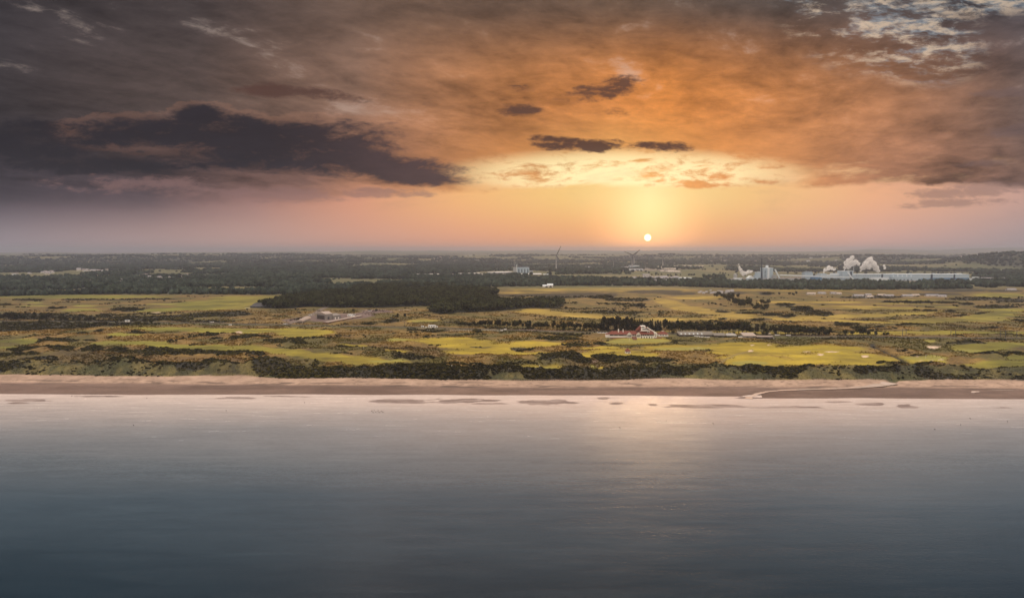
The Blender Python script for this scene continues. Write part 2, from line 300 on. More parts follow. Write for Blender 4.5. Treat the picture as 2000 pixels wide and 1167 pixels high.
BURN = [(1702, 670), (1706, 677), (1720, 683), (1738, 691), (1757, 699), (1775, 709), (1786, 717), (1790, 721)]
BURNW = [at(*p, 4.6) for p in BURN]
OUTLET = [at(1745, 741, 3.2), at(1741, 747, 2.0)]
def seg_dist(x, y, P):
    d = np.full(x.shape, 1e9)
    for (ax, ay), (bx, by) in zip(P[:-1], P[1:]):
        dx, dy = bx - ax, by - ay; t = np.clip(((x - ax) * dx + (y - ay) * dy) / (dx * dx + dy * dy), 0, 1)
        d = np.minimum(d, np.hypot(x - ax - t * dx, y - ay - t * dy))
    return d
BARS = [(62, 781, 66, 5), (36, 787, 30, 2.2), (460, 777, 46, 3.2), (200, 774, 80, 1.6), (560, 774, 60, 1.6), (770, 783, 95, 5), (900, 782, 100, 5.5), (960, 788, 60, 2.5), (1060, 785, 84, 6.5), (1182, 778, 20, 3.4), (1205, 787.5, 20, 3.2), (1275, 790, 13, 2.2), (1390, 793, 105, 5.5), (1540, 796, 110, 4.5), (1640, 799, 30, 2), (1470, 776, 60, 3), (1640, 784, 40, 2), (1705, 789, 36, 4), (1775, 794, 30, 5, .1), (1700, 798, 34, 2), (1965, 799, 50, 6)]
STREAM_BEACH = [at(*p, 1.2) for p in [(1744, 749.5), (1725, 753), (1690, 756.5), (1640, 758.5), (1580, 759.5), (1530, 761), (1500, 763), (1478, 767), (1464, 773)]]

def wood_mask(x, y, u, v):
    """where the far woods stand, 0..1"""
    n = fbm(x, y * 0.75, 420, 4, 91); n2 = fbm(x, y * .8, 1600, 3, 77)
    far = sst(n + 0.35 * (n2 - .5), 0.44, 0.50)
    band = sst(y, 1520, 1640)                       # starts where the open links end
    lim = 1480 + 40 * np.sin(x / 170.0) + np.interp(x, [-1300, -500, -250, 0, 400, 700, 1300, 2500], [20, 60, 330, 420, 420, 300, 260, 200])
    start = sst(y - lim, 0, 25)
    dense = sst(y - lim, 620, 400)
    opens = ell(u, v, [(460, 565, 110, 4.5), (800, 566, 46, 2.5), (1200, 540, 200, 5), (700, 548, 120, 2.5), (270, 556, 26, 2), (1300, 545, 120, 4), (640, 556, 60, 3), (880, 537, 150, 2.4), (1010, 533, 90, 5), (860, 564, 90, 2.2), (690, 547.5, 140, 2.2), (520, 549, 60, 2), (90, 552, 50, 1.2), (400, 547, 80, 1.5), (180, 540, 60, 2), (330, 545, 60, 2.5)])
    m = start * np.maximum(dense * sst(n, 0.36, 0.42), far) * (1 - sst(opens, 0.0, 0.2))
    m = m * sst(y, 12500, 7500)
    m = np.where((v < 552) & (v > 531) & (u > 1415) & (u < 1900), 0.0, m)   # the mill site
    m = np.where((v < 531) & (v > 514) & (u > 990) & (u < 1420), m * sst(n, .5, .56), m)
    for px, yy, rx, ry in ((2000, 4100, 360, 760), (1745, 6000, 480, 560), (1640, 6600, 420, 380), (1290, 7600, 420, 300), (930, 6200, 260, 250)):
        m = np.maximum(m, sst(1 - ((x - (px - 1000) / FPX * yy) / rx) ** 2 - ((y - yy) / ry) ** 2 + 1.4 * (n - .45), 0, .2))
    return np.clip(m, 0, 1)
FOREST = [(620, 585, 90, 7, -.1), (560, 598, 55, 6, -.03), (750, 582, 170, 14, -.02), (700, 592, 160, 11, 0), (900, 575, 75, 9, 0), (850, 590, 130, 9, 0), (960, 602, 125, 7.5, -.06), (1060, 597, 42, 7, 0), (870, 608, 30, 7, 0), (800, 568, 120, 10, 0)]
def forest_mask(u, v): 
    op = ell(u, v, [(800, 566, 46, 2.2), (860, 564, 90, 2.4), (905, 586, 40, 1.2), (760, 571, 40, 1)])
    return sst(ell(u, v, FOREST), 0.0, 0.12) * (1 - sst(op, -.1, .1))

def land(x, y):
    """height, colour (linear albedo) and cover masks of the ground, all in metres of the place"""
    x = np.asarray(x, float); y = np.asarray(y, float)
    u, v = uv_of(x, y)
    w1 = fbm(x, y, 60, 3, 5) - .5; w2 = fbm(x, y, 45, 3, 9) - .5
    wx = x + 34 * w1; wy = y + 26 * w2
    uu, vv = uv_of(wx, wy)
    shore = along(SHORE, x) + 6 * (fbm(x, y * 0, 90, 3, 3) - .5); wrack = along(WRACK, x) + 5 * (fbm(x, y * 0, 50, 3, 4) - .5)
    foot = along(FOOT, x) + 5 * (fbm(x, y * 0, 24, 3, 6) - .5)
    inland = y - foot
    # --- heights
    z = np.interp(y - shore, [-60, -6, 0, 2], [-0.7, -0.12, 0.02, 0.08])
    z = np.where(y > shore, 0.06 + 1.35 * np.clip((y - shore) / np.maximum(wrack - shore, 1), 0, 1) ** 1.2, z)
    z = np.where(y > wrack, 1.41 + 1.8 * np.clip((y - wrack) / np.maximum(foot - wrack, 1), 0, 1), z)
    bars = ell(u + 26 * (fbm(x, y, 40, 2, 21) - .5) , uv_of(x, y, 0.0)[1] + 3.0 * (fbm(x * .6, y, 12, 3, 22) - .5), BARS) + 1.1 * (fbm(x * .4, y, 4.5, 4, 23) - .5)
    z = np.where((y < shore + 1), np.maximum(z, -0.3 + 0.34 * sst(bars, -.05, .6)), z)
    rise = sst(inland, 0, 16)
    zl = 3.2 + 2.6 * rise
    fore = np.exp(-((inland - 24) / 15.0) ** 2) * (1.0 + 7.0 * np.clip(fbm(x, y, 42, 3, 12) - .2, 0, 1))
    fw = sst(ell(uu, vv, FAIRWAYS) + .9 * (fbm(x, y, 26, 3, 15) - .5), -0.25, 0.45)
    sc = ell(uu, vv, SCRUB_SHADE)
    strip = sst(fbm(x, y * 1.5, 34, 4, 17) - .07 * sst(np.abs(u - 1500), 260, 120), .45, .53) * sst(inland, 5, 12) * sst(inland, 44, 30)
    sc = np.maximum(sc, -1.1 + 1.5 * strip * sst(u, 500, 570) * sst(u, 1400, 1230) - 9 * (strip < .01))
    rough = np.exp(-np.clip(inland, 0, 1e9) / 210.0)
    dune = (ridged(x, y * .8, 52, 4, 31) - .42) * (5.4 * rough + 1.0) + (ridged(x, y, 17, 3, 37) - .42) * (3.4 * rough + .6)
    dune = dune * rise * (1 - .74 * fw)
    mounds = np.zeros_like(x)
    for cu, cv, ru, rv, hh in MOUNDS:
        sel = (np.abs(u - cu) < ru * 2.4) & (np.abs(v - cv) < rv * 2.6)
        if sel.any():
            r2 = ((uu[sel] - cu) / ru) ** 2 * 2.2 + ((vv[sel] - cv) / rv) ** 2 * 2.2
            mounds[sel] = np.maximum(mounds[sel], hh * np.exp(-r2) * (.75 + .5 * fbm(x[sel], y[sel], 14, 3, 41)))
    roll = (fbm(x, y, 160, 3, 51) - .5) * 2.4 * sst(inland, 30, 120)
    zl = zl + (fore * (1 - .5 * fw) + mounds * (1 - .7 * fw)) * rise + dune + roll
    fade = 1 - sst(y, 1500, 2600)
    rise_far = 34 * sst(y, 3800, 9500)
    hill = (fbm(x, y, 1300, 4, 61) - .47) * 60 * sst(y, 2600, 6500) + (fbm(x * .8, y, 2600, 3, 63) - .5) * 46 * sst(y, 6500, 10000)
    zl = np.where(y > 1500, zl * fade + (1 - fade) * 6, zl) + rise_far + hill * sst(y, 2500, 5000) * (1 - .8 * sst(y, 11500, 14500))
    # ridges: two wooded rises on the right, low rises on the left, the long skyline hills
    def rise_at(px, yy, rx, ry, hh):
        return hh * np.exp(-(((x - (px - 1000) / FPX * yy) / rx) ** 2 + ((y - yy) / ry) ** 2) ** 1.25)
    zl = zl + rise_at(2000, 4100, 330, 620, 88) + rise_at(1745, 6000, 420, 500, 44) + rise_at(1640, 6600, 400, 400, 22) + rise_at(120, 6300, 1500, 420, 30) + rise_at(420, 8200, 1300, 500, 24) + rise_at(1290, 7600, 420, 300, 26) + rise_at(930, 6200, 260, 250, 16)
    pr = np.interp(u, [-900, -200, 0, 80, 150, 300, 440, 520, 640, 700, 900, 1000, 1050, 1150, 1300, 1450, 1550, 1640, 1700, 1760, 1830, 1900, 1960, 2000, 2300, 2900], [492, 493, 493.5, 491, 493.5, 493, 492, 490.5, 491, 489.2, 489, 489.5, 488.2, 489, 488.8, 490, 491.2, 490, 486.2, 486.5, 488, 485, 484, 483.4, 484, 488])
    zr = 105 + (490 - pr) * 19000 / FPX + (fbm(x, y * 0, 700, 4, 66) - .5) * 22
    zl = np.maximum(zl, zr * np.exp(-np.abs((y - 19000) / 3000) ** 2.2)) if y.max() > 9000 else zl
    z2 = 78 + (fbm(x, y * 0, 1600, 4, 67) - .5) * 62
    zl = np.maximum(zl, z2 * np.exp(-np.abs((y - 13500) / 1500) ** 2)) if y.max() > 9000 else zl
    z = np.where(inland > 0, zl, z)
    # railway bank, stream bed, bunkers, building platforms
    rd = y - along(RAIL, x)
    bank = sst(np.abs(rd), 13, 5)
    z = np.where(inland > 60, z * (1 - bank) + bank * 6.0, z)
    bd = seg_dist(x, y, BURNW)
    z = z - 2.4 * sst(bd, 5.0, 1.6); near_b = sst(bd, 26, 8)
    z = z * (1 - .6 * near_b) + .6 * near_b * (5.2 - 2.4 * sst(bd, 5.0, 1.6))
    od = seg_dist(x, y, [at(1790, 722, 5), at(1762, 733, 4.5)] + OUTLET)
    z = np.where(y > wrack - 4, z - 1.6 * sst(od, 4.5, 1.5), z)
    sd = seg_dist(x, y, STREAM_BEACH); z = np.where((y < foot) & (y > shore), z - .35 * sst(sd, 8, 3), z)
    bk = ell(u, v, [(a, b, c * 1.0, d * 1.25) for a, b, c, d in BUNKERS])
    z = z - 1.3 * sst(bk, -.1, .5) + .8 * np.exp(-((bk + .55) / .3) ** 2) * (v < 720) * (bk > -3)
    for (pu, pv, ru, rv, pz) in PADS:
        pm = sst(ell(u, v, [(pu, pv, ru, rv)]), -.6, 0)
        z = z * (1 - pm) + pz * pm
    # --- colours (linear reflectance with some glare and shade painted in)
    n_a = fbm(x, y, 38, 4, 71)[:, None]; n_b = fbm(x, y, 120, 4, 73)[:, None]; n_c = fbm(x, y, 9, 3, 75)[:, None]
    C = lambda *c: np.array(c)[None, :]
    mix = lambda a, b, t: a + (b - a) * t
    tan_, olive, heath = C(.185, .118, .028), C(.090, .076, .016), C(.085, .050, .022)
    col = mix(olive, tan_, sst(n_a + .5 * (n_b - .5), .38, .62))
    col = mix(col, heath, sst(fbm(x, y * 1.0, 75, 4, 79)[:, None], .56, .68) * .5)
    farc = sst(y, 820, 1000)[:, None]
    col = mix(col, mix(C(.100, .080, .018), C(.160, .108, .030), sst(n_a, .4, .6)), farc * .7)
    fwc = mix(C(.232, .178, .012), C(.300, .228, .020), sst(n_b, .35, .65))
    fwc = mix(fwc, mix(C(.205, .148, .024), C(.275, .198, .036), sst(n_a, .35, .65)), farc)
    fwc = mix(fwc, mix(C(.098, .108, .012), C(.158, .158, .020), sst(n_b, .35, .65)), sst(np.abs(u - 1200), 300, 900)[:, None] * .85)  # golden centre, greener sides: sun glare painted into the grass colour
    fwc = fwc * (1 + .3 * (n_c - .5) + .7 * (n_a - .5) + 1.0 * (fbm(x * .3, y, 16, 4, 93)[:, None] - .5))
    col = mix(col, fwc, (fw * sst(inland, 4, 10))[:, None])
    gr = sst(ell(uu * .5 + u * .5, vv * .5 + v * .5, GREENS), 0, .2)
    col = mix(col, C(.235, .225, .050), (gr * .75)[:, None])
    # dune grass along the shore
    dg = sst(inland, 48, 18) * (inland > 0)
    col = mix(col, mix(C(.034, .038, .010), C(.112, .096, .028), sst(n_a + .9 * (n_c - .5), .36, .66)), (dg * .85 * (1 - fw))[:, None])
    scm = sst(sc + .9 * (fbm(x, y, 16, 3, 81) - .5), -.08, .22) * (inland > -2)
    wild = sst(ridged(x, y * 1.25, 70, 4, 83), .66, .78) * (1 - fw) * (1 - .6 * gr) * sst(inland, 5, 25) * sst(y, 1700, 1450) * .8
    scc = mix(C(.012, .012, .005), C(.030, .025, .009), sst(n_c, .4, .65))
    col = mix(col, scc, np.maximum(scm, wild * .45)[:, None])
    # far fields and woods
    wm = wood_mask(x, y, u, v); fm = forest_mask(u, v)
    cell = _hash(np.floor((x + 60 * w1) / 310), np.floor((y + .2 * x) / 420), 5)[:, None]
    fld = mix(C(.07, .085, .035), C(.15, .135, .065), cell)
    col = mix(col, fld, sst(y, 1650, 2000)[:, None])
    col = mix(col, C(.030, .036, .022), np.maximum(wm, fm)[:, None])
    site = sst(ell(u, v, [(1650, 546, 260, 5.5), (1200, 524, 160, 6), (900, 536, 150, 3)]), 0, .2)[:, None]
    col = mix(col, C(.17, .15, .14), site * .8)
    yd = sst(ell(uu, vv, YARD), 0, .15)[:, None]
    col = mix(col, mix(C(.125, .085, .080), C(.17, .125, .11), n_c), yd)
    # tracks
    trk = lambda P, w, z0=5: sst(seg_dist(x, y, [at(*p, z0) for p in P]), w * 1.5, w * .7)[:, None]
    col = mix(col, C(.30, .22, .17), trk([(815, 640), (826, 643), (870, 645), (960, 645), (982, 645)], 3.0))
    col = mix(col, C(.20, .135, .105), trk([(985, 644), (1080, 648), (1190, 652)], 6.5))
    col = mix(col, C(.16, .13, .11), trk([(560, 634), (600, 621), (625, 607), (640, 599)], 4))
    col = mix(col, C(.30, .24, .20), trk([(705, 607), (740, 606), (800, 606)], 2.5))
    col = mix(col, C(.18, .13, .09), trk([(1165, 703), (1160, 708), (1157, 713)], 1.6))
    col = mix(col, C(.19, .15, .07), trk([(1470, 685), (1440, 694), (1400, 712)], 1.6) * .6)
    col = mix(col, C(.20, .16, .06), trk([(1590, 684), (1680, 686), (1712, 682)], 1.6) * .6)
    col = mix(col, C(.45, .40, .34), trk([(482, 602), (505, 602), (523, 599)], 3.5))
    col = mix(col, C(.28, .20, .16), trk([(1545, 657), (1600, 659), (1660, 660)], 3))
    col = mix(col, C(.055, .048, .040), (sst(np.abs(rd), 6.5, 3.5) * (inland > 60))[:, None])
    col = mix(col, C(.07, .075, .025), (sst(np.abs(rd + 11), 9, 4) * (inland > 60) * .8)[:, None])
    col = mix(col, C(.012, .012, .007), sst(bd, 4.0, 1.6)[:, None])
    col = mix(col, C(.55, .43, .33), sst(bk, 0.0, .25)[:, None])
    # beach
    dry = mix(C(.33, .232, .172), C(.41, .292, .220), sst(n_c, .35, .65))
    wet = mix(C(.140, .094, .074), C(.190, .130, .104), sst(fbm(x * .25, y, 14, 4, 85)[:, None], .35, .65))
    bch = mix(wet, dry, sst(y - wrack, -3, 5)[:, None])
    lines = sst(fbm(x * .18, y, 4.2, 3, 87), .60, .72) * sst(y - wrack, -14, 2) * sst(y - wrack, 17, 6)
    spk = sst(vnoise(x / 1.6, y / 1.3, 89), .80, .90) * sst(y - wrack, -6, 3) * fbm(x, y, 18, 2, 90) * 1.2
    bch = mix(bch, C(.10, .070, .055), np.clip(lines * .8 + spk, 0, .85)[:, None])
    bch = mix(bch, mix(C(.22, .17, .155), C(.32, .26, .24), sst(fbm(x * .35, y, 5, 3, 99), .4, .62)[:, None]), sst(y - shore, 2, -4)[:, None])
    col = mix(col, bch, sst(inland + 5 * (n_c[:, 0] - .5), 3.0, -1.5)[:, None])
    wetness = sst(y - wrack, 6, -10)
    return z, np.clip(col, .005, .8), dict(fw=fw, sc=np.maximum(scm, wild), wood=wm, forest=fm, inland=inland, wet=wetness * (inland < 2), bk=bk)
# level ground under buildings: (u, v, ru, rv, height)
PADS = [(1240, 655, 95, 8, 7.0), (1420, 657, 110, 5, 6.2), (650, 621, 75, 9, 6.0), (850, 642, 40, 3, 6.0), (1227, 690, 9, 3, 6.5), (510, 600, 30, 4, 6.0)]

def height(x, y):
    x = np.atleast_1d(np.asarray(x, float)); y = np.atleast_1d(np.asarray(y, float))
    return land(x, y)[0]
def hgt(x, y): return float(height(x, y)[0])
def stand(px, py, guess=6.0):
    """point on the ground seen at a pixel (two refinements on the real height)"""
    z = guess
    for _ in range(3):
        x, y = at(px, py, z); z = hgt(x, y)
    return x, y, z

def new_mesh(name, verts, faces=None, loops=None):
    me = bpy.data.meshes.new(name)
    V = np.asarray(verts, np.float32); me.vertices.add(len(V)); me.vertices.foreach_set('co', V.ravel())
    F = np.asarray(faces, np.int32); n, k = F.shape
    me.loops.add(n * k); me.loops.foreach_set('vertex_index', F.ravel())
    me.polygons.add(n); me.polygons.foreach_set('loop_start', np.arange(n, dtype=np.int32) * k)
    me.update(calc_edges=True); me.validate()
    return me
def link(name, me, mat=None, parent=None, **props):
    o = bpy.data.objects.new(name, me); COL.objects.link(o)
    if mat is not None and me is not None and not me.materials: me.materials.append(mat)
    if parent: o.parent = parent
    for k, v in props.items(): o[k] = v
    return o

def ground_grid():
    # rows thin out with distance, columns fan out with it
    inv = np.linspace(1 / 452.0, 1 / 26000.0, 760)
    ys = 1 / inv; nc = 840
    t = np.linspace(-1, 1, nc)
    hw = 0.86 * ys + 130
    X = t[None, :] * hw[:, None]; Y = np.repeat(ys[:, None], nc, 1)
    x = X.ravel(); y = Y.ravel()
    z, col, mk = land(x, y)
    V = np.stack([x, y, z], 1)
    r = np.arange(len(ys) - 1)[:, None] * nc + np.arange(nc - 1)[None, :]
    F = np.stack([r, r + 1, r + 1 + nc, r + nc], -1).reshape(-1, 4)
    me = new_mesh('ground', V, F)
    ca = me.color_attributes.new('cover', 'FLOAT_COLOR', 'POINT')
    ca.data.foreach_set('color', np.concatenate([col, np.ones((len(col), 1))], 1).astype(np.float32).ravel())
    mm = np.stack([np.clip(1 - mk['sc'] * .3 - mk['fw'], 0, 1) * (mk['inland'] > 0), mk['wet'], mk['fw'], np.ones(len(x))], 1)
    cb = me.color_attributes.new('kindmap', 'FLOAT_COLOR', 'POINT'); cb.data.foreach_set('color', mm.astype(np.float32).ravel())
    me.polygons.foreach_set('use_smooth', np.ones(len(F), bool))
    return me

def mat_new(name):
    m = bpy.data.materials.new(name); m.use_nodes = True; m.node_tree.nodes.clear(); k = NT(m.node_tree)
    out = k.new('ShaderNodeOutputMaterial'); return m, k, out
def ground_material():
    m, k, out = mat_new('ground_cover')
    a = k.new('ShaderNodeAttribute', attribute_name='cover').outputs['Color']
    kd = k.sep(k.new('ShaderNodeAttribute', attribute_name='kindmap').outputs['Vector'])
    pos = k.new('ShaderNodeNewGeometry').outputs['Position']
    n1 = k.noise(pos, .35, 5, .65); n2 = k.noise(pos, .06, 6, .62)
    v = k.m('MAXIMUM', k.add(k.mad(k.sub(n1, .5), 1.8, .95), k.mul(k.sub(n2, .5), 2.0)), .25)
    amt = k.mad(kd[0], .65, .35)
    v = k.mad(k.sub(v, 1.0), amt, 1.0)
    c = k.scale(a, v)
    p = k.new('ShaderNodeBsdfPrincipled'); k.l.new(c, p.inputs['Base Color'])
    k.put(p.inputs['Roughness'], k.mad(kd[1], -.30, .70))
    p.inputs['Specular IOR Level'].default_value = .35
    k.put(p.inputs['Sheen Weight'], k.mul(kd[2], .35)); p.inputs['Sheen Roughness'].default_value = .5
    k.l.new(c, p.inputs['Sheen Tint'])
    b = k.new('ShaderNodeBump'); b.inputs['Strength'].default_value = .55; b.inputs['Distance'].default_value = 1.0
    k.put(b.inputs['Height'], k.mul(k.mul(n1, amt), 1.2)); k.l.new(b.outputs[0], p.inputs['Normal'])
    k.l.new(p.outputs[0], out.inputs['Surface'])
    return m
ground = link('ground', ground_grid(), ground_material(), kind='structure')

# ------------------------------------------------------------------ sea
def sea():
    V = [(-6000, -2500, 0), (6000, -2500, 0), (6000, 520, 0), (-6000, 520, 0)]
    nx, ny = 60, 40
    xs = np.linspace(-3000, 3000, nx); ys = np.linspace(-2500, 520, ny)
    X, Y = np.meshgrid(xs, ys); V = np.stack([X.ravel(), Y.ravel(), np.zeros(X.size)], 1)
    r = np.arange(ny - 1)[:, None] * nx + np.arange(nx - 1)[None, :]
    F = np.stack([r, r + 1, r + 1 + nx, r + nx], -1).reshape(-1, 4)
    m, k, out = mat_new('sea_water')
    pos = k.new('ShaderNodeNewGeometry').outputs['Position']; X_, Y_, _ = k.sep(pos)
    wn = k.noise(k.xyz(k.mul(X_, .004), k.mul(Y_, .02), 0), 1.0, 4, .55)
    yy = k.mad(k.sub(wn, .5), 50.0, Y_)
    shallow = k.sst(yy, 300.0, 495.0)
    depth_glow = k.ramp(k.linr(yy, 120, 500), [(0, (.001, .009, .018)), (.2, (.003, .019, .034)), (.42, (.044, .078, .110)), (.58, (.122, .155, .185)), (.72, (.25, .265, .285)), (.88, (.53, .48, .46)), (1, (.76, .65, .60))])  # sky reflection painted in as pale tones over the sandy shallows
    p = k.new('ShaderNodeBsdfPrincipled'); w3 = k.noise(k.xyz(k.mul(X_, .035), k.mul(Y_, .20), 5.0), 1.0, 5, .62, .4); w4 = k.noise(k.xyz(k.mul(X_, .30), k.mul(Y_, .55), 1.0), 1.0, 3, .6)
    wv = k.add(1.0, k.add(k.mul(k.sub(w3, .5), .40), k.mul(k.sub(w4, .5), .35))); k.l.new(k.scale(depth_glow, wv), p.inputs['Base Color'])
    k.put(p.inputs['Roughness'], k.mul(k.linr(yy, 200, 400, .15, .23), k.add(1.0, k.mul(k.sub(w3, .5), 1.2)))); p.inputs['IOR'].default_value = 2.1
    w1 = k.noise(k.xyz(k.mul(X_, .55), k.mul(Y_, .85), 0), 1.0, 4, .6, .2)
    w2 = k.noise(k.xyz(k.mul(X_, .02), k.mul(Y_, .10), 3.0), 1.0, 4, .55, .3)
    calm = k.mul(k.linr(yy, 480, 180, .02, 1.0), k.linr(w2, .35, .65, .55, 1.15))
    b = k.new('ShaderNodeBump'); b.inputs['Strength'].default_value = 1.0; b.inputs['Distance'].default_value = 1.0
    k.put(b.inputs['Height'], k.mul(k.add(k.mul(w1, .10), k.mul(w3, .07)), calm)); k.l.new(b.outputs[0], p.inputs['Normal'])
    k.l.new(p.outputs[0], out.inputs['Surface'])
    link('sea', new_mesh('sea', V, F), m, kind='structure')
sea()
# ------------------------------------------------------------------ builders
class MB:
    def __init__(s): s.v = []; s.f = []
    def poly(s, pts):
        b = len(s.v); s.v += [tuple(p) for p in pts]; s.f.append(tuple(range(b, b + len(pts)))); return s
    def solid(s, pts, faces):
        b = len(s.v); s.v += [tuple(p) for p in pts]; s.f += [tuple(i + b for i in f) for f in faces]; return s
    def box(s, x0, x1, y0, y1, z0, z1):
        P = [(x0, y0, z0), (x1, y0, z0), (x1, y1, z0), (x0, y1, z0), (x0, y0, z1), (x1, y0, z1), (x1, y1, z1), (x0, y1, z1)]
        return s.solid(P, [(0, 3, 2, 1), (4, 5, 6, 7), (0, 1, 5, 4), (1, 2, 6, 5), (2, 3, 7, 6), (3, 0, 4, 7)])
    def gable(s, x0, x1, y0, y1, z0, z1, axis='x', t=.25):
        """pitched roof as a solid, the ridge along the axis"""
        if axis == 'x':
            ym = (y0 + y1) / 2
            P = [(x0, y0, z0), (x1, y0, z0), (x1, y1, z0), (x0, y1, z0), (x0, ym, z1), (x1, ym, z1)]
            return s.solid(P, [(0, 3, 2, 1), (0, 1, 5, 4), (2, 3, 4, 5), (0, 4, 3), (1, 2, 5)])
        xm = (x0 + x1) / 2
        P = [(x0, y0, z0), (x1, y0, z0), (x1, y1, z0), (x0, y1, z0), (xm, y0, z1), (xm, y1, z1)]
        return s.solid(P, [(0, 3, 2, 1), (1, 2, 5, 4), (3, 0, 4, 5), (0, 1, 4), (2, 3, 5)])
    def hip(s, x0, x1, y0, y1, z0, z1, ins):
        ym = (y0 + y1) / 2; a = x0 + ins; b = x1 - ins
        if b - a < .05: a = b = (x0 + x1) / 2; b += .05
        P = [(x0, y0, z0), (x1, y0, z0), (x1, y1, z0), (x0, y1, z0), (a, ym, z1), (b, ym, z1)]
        return s.solid(P, [(0, 3, 2, 1), (0, 1, 5, 4), (2, 3, 4, 5), (3, 0, 4), (1, 2, 5)])
    def cyl(s, cx, cy, z0, z1, r0, r1=None, n=10):
        r1 = r0 if r1 is None else r1; P = []
        for z, r in ((z0, r0), (z1, r1)):
            P += [(cx + r * math.cos(6.28319 * i / n), cy + r * math.sin(6.28319 * i / n), z) for i in range(n)]
        F = [tuple(range(n - 1, -1, -1)), tuple(range(n, 2 * n))] + [(i, (i + 1) % n, n + (i + 1) % n, n + i) for i in range(n)]
        return s.solid(P, F)
    def bar(s, p, q, w, h=None, w1=None, n=4):
        """square or round beam between two points, tapering to w1"""
        h = w if h is None else h; k = 1.0 if w1 is None else w1 / w
        p = Vector(p); q = Vector(q); d = (q - p).normalized()
        up = Vector((0, 0, 1)) if abs(d.z) < .95 else Vector((0, 1, 0))
        a = d.cross(up).normalized(); b = a.cross(d)
        P = []
        for c, f in ((p, 1.0), (q, k)):
            for i in range(n):
                t = 6.28319 * (i + .5) / n; r = .7071 if n == 4 else .5
                P.append(c + a * (math.cos(t) * w * f * r) + b * (math.sin(t) * h * f * r))
        F = [tuple(range(n)), tuple(range(2 * n - 1, n - 1, -1))] + [(i, n + i, n + (i + 1) % n, (i + 1) % n) for i in range(n)]
        return s.solid(P, F)
    def arch(s, x0, x1, y0, y1, z0, h, n=8, axis='x'):
        """barrel roof, the vault runs along the axis"""
        prof = [(math.cos(math.pi * i / n), math.sin(math.pi * i / n)) for i in range(n + 1)]
        P = []
        for e in (0, 1):
            for c, sn in prof:
                if axis == 'x': P.append((x1 if e else x0, (y0 + y1) / 2 + c * (y1 - y0) / 2, z0 + h * sn))
                else: P.append(((x0 + x1) / 2 + c * (x1 - x0) / 2, y1 if e else y0, z0 + h * sn))
        m = n + 1
        F = [tuple(range(m)), tuple(range(2 * m - 1, m - 1, -1))] + [(i, m + i, m + i + 1, i + 1) for i in range(n)] + [(n, 2 * m - 1, m, 0)]
        return s.solid(P, F)
    def mesh(s, name):
        me = bpy.data.meshes.new(name); me.from_pydata(s.v, [], s.f); me.update()
        bm = bmesh.new(); bm.from_mesh(me); bmesh.ops.recalc_face_normals(bm, faces=bm.faces); bm.to_mesh(me); bm.free()
        return me
    def build(s, name, mat, parent=None, **kw): return link(name, s.mesh(name), mat, parent, **kw)

def thing(name, label, cat, loc, rz=0.0, group=None, sc=None):
    o = bpy.data.objects.new(name, None); COL.objects.link(o); o.location = loc; o.rotation_euler = (0, 0, rz)
    o.empty_display_size = 2.0
    o['label'] = label; o['category'] = cat
    if group: o['group'] = group
    if sc: o.scale = (sc, sc, sc)
    return o
def tag(o, label, cat, group=None):
    o['label'] = label; o['category'] = cat
    if group: o['group'] = group
    return o
def dup(root, loc, rz=0.0, sc=(1, 1, 1), label=None, group=None):
    r = root.copy(); COL.objects.link(r); r.location = loc; r.rotation_euler = (0, 0, rz)
    r.scale = sc if not isinstance(sc, (int, float)) else (sc, sc, sc)
    if label: r['label'] = label
    if group: r['group'] = group
    for ch in list(root.children):
        c = ch.copy(); COL.objects.link(c); c.parent = r
        for g in ch.children:
            e = g.copy(); COL.objects.link(e); e.parent = c
    return r

def paint(name, c, rough=.7, var=.25, scale=.6, metal=0.0, spec=.4, streak=False):
    m, k, out = mat_new(name)
    pos = k.new('ShaderNodeTexCoord').outputs['Object']
    if streak:
        x, y, z = k.sep(pos); pos = k.xyz(k.mul(x, 1.0), k.mul(y, 1.0), k.mul(z, .15))
    n = k.noise(pos, scale, 4, .6); n2 = k.noise(pos, scale * 7, 3, .6)
    v = k.mad(k.add(k.mul(k.sub(n, .5), 1.6), k.mul(k.sub(n2, .5), .8)), var, 1.0)
    p = k.new('ShaderNodeBsdfPrincipled')
    k.l.new(k.scale(k.mix(0.0, (*c, 1), (*c, 1)), v), p.inputs['Base Color'])
    p.inputs['Roughness'].default_value = rough; p.inputs['Metallic'].default_value = metal
    p.inputs['Specular IOR Level'].default_value = spec
    k.l.new(p.outputs[0], out.inputs[0]); return m
def foliage(name, c1, c2, transl=.25, tint=False):
    m, k, out = mat_new(name)
    oi = k.new('ShaderNodeObjectInfo').outputs['Random']; pos = k.new('ShaderNodeNewGeometry').outputs['Position']
    n = k.noise(pos, .30, 4, .65)
    f = k.m('ADD', k.sst(n, .34, .66), k.mul(k.sub(oi, .5), .5), clamp=True)
    c = k.mix(f, c1, c2)
    if tint: c = k.scale(c, k.new('ShaderNodeAttribute', attribute_name='tint').outputs['Fac'])
    d = k.new('ShaderNodeBsdfDiffuse'); k.l.new(c, d.inputs[0])
    t = k.new('ShaderNodeBsdfTranslucent'); k.l.new(k.scale(c, 1.3), t.inputs[0])
    ms = k.new('ShaderNodeMixShader'); ms.inputs[0].default_value = transl
    k.l.new(d.outputs[0], ms.inputs[1]); k.l.new(t.outputs[0], ms.inputs[2]); k.l.new(ms.outputs[0], out.inputs[0])
    return m
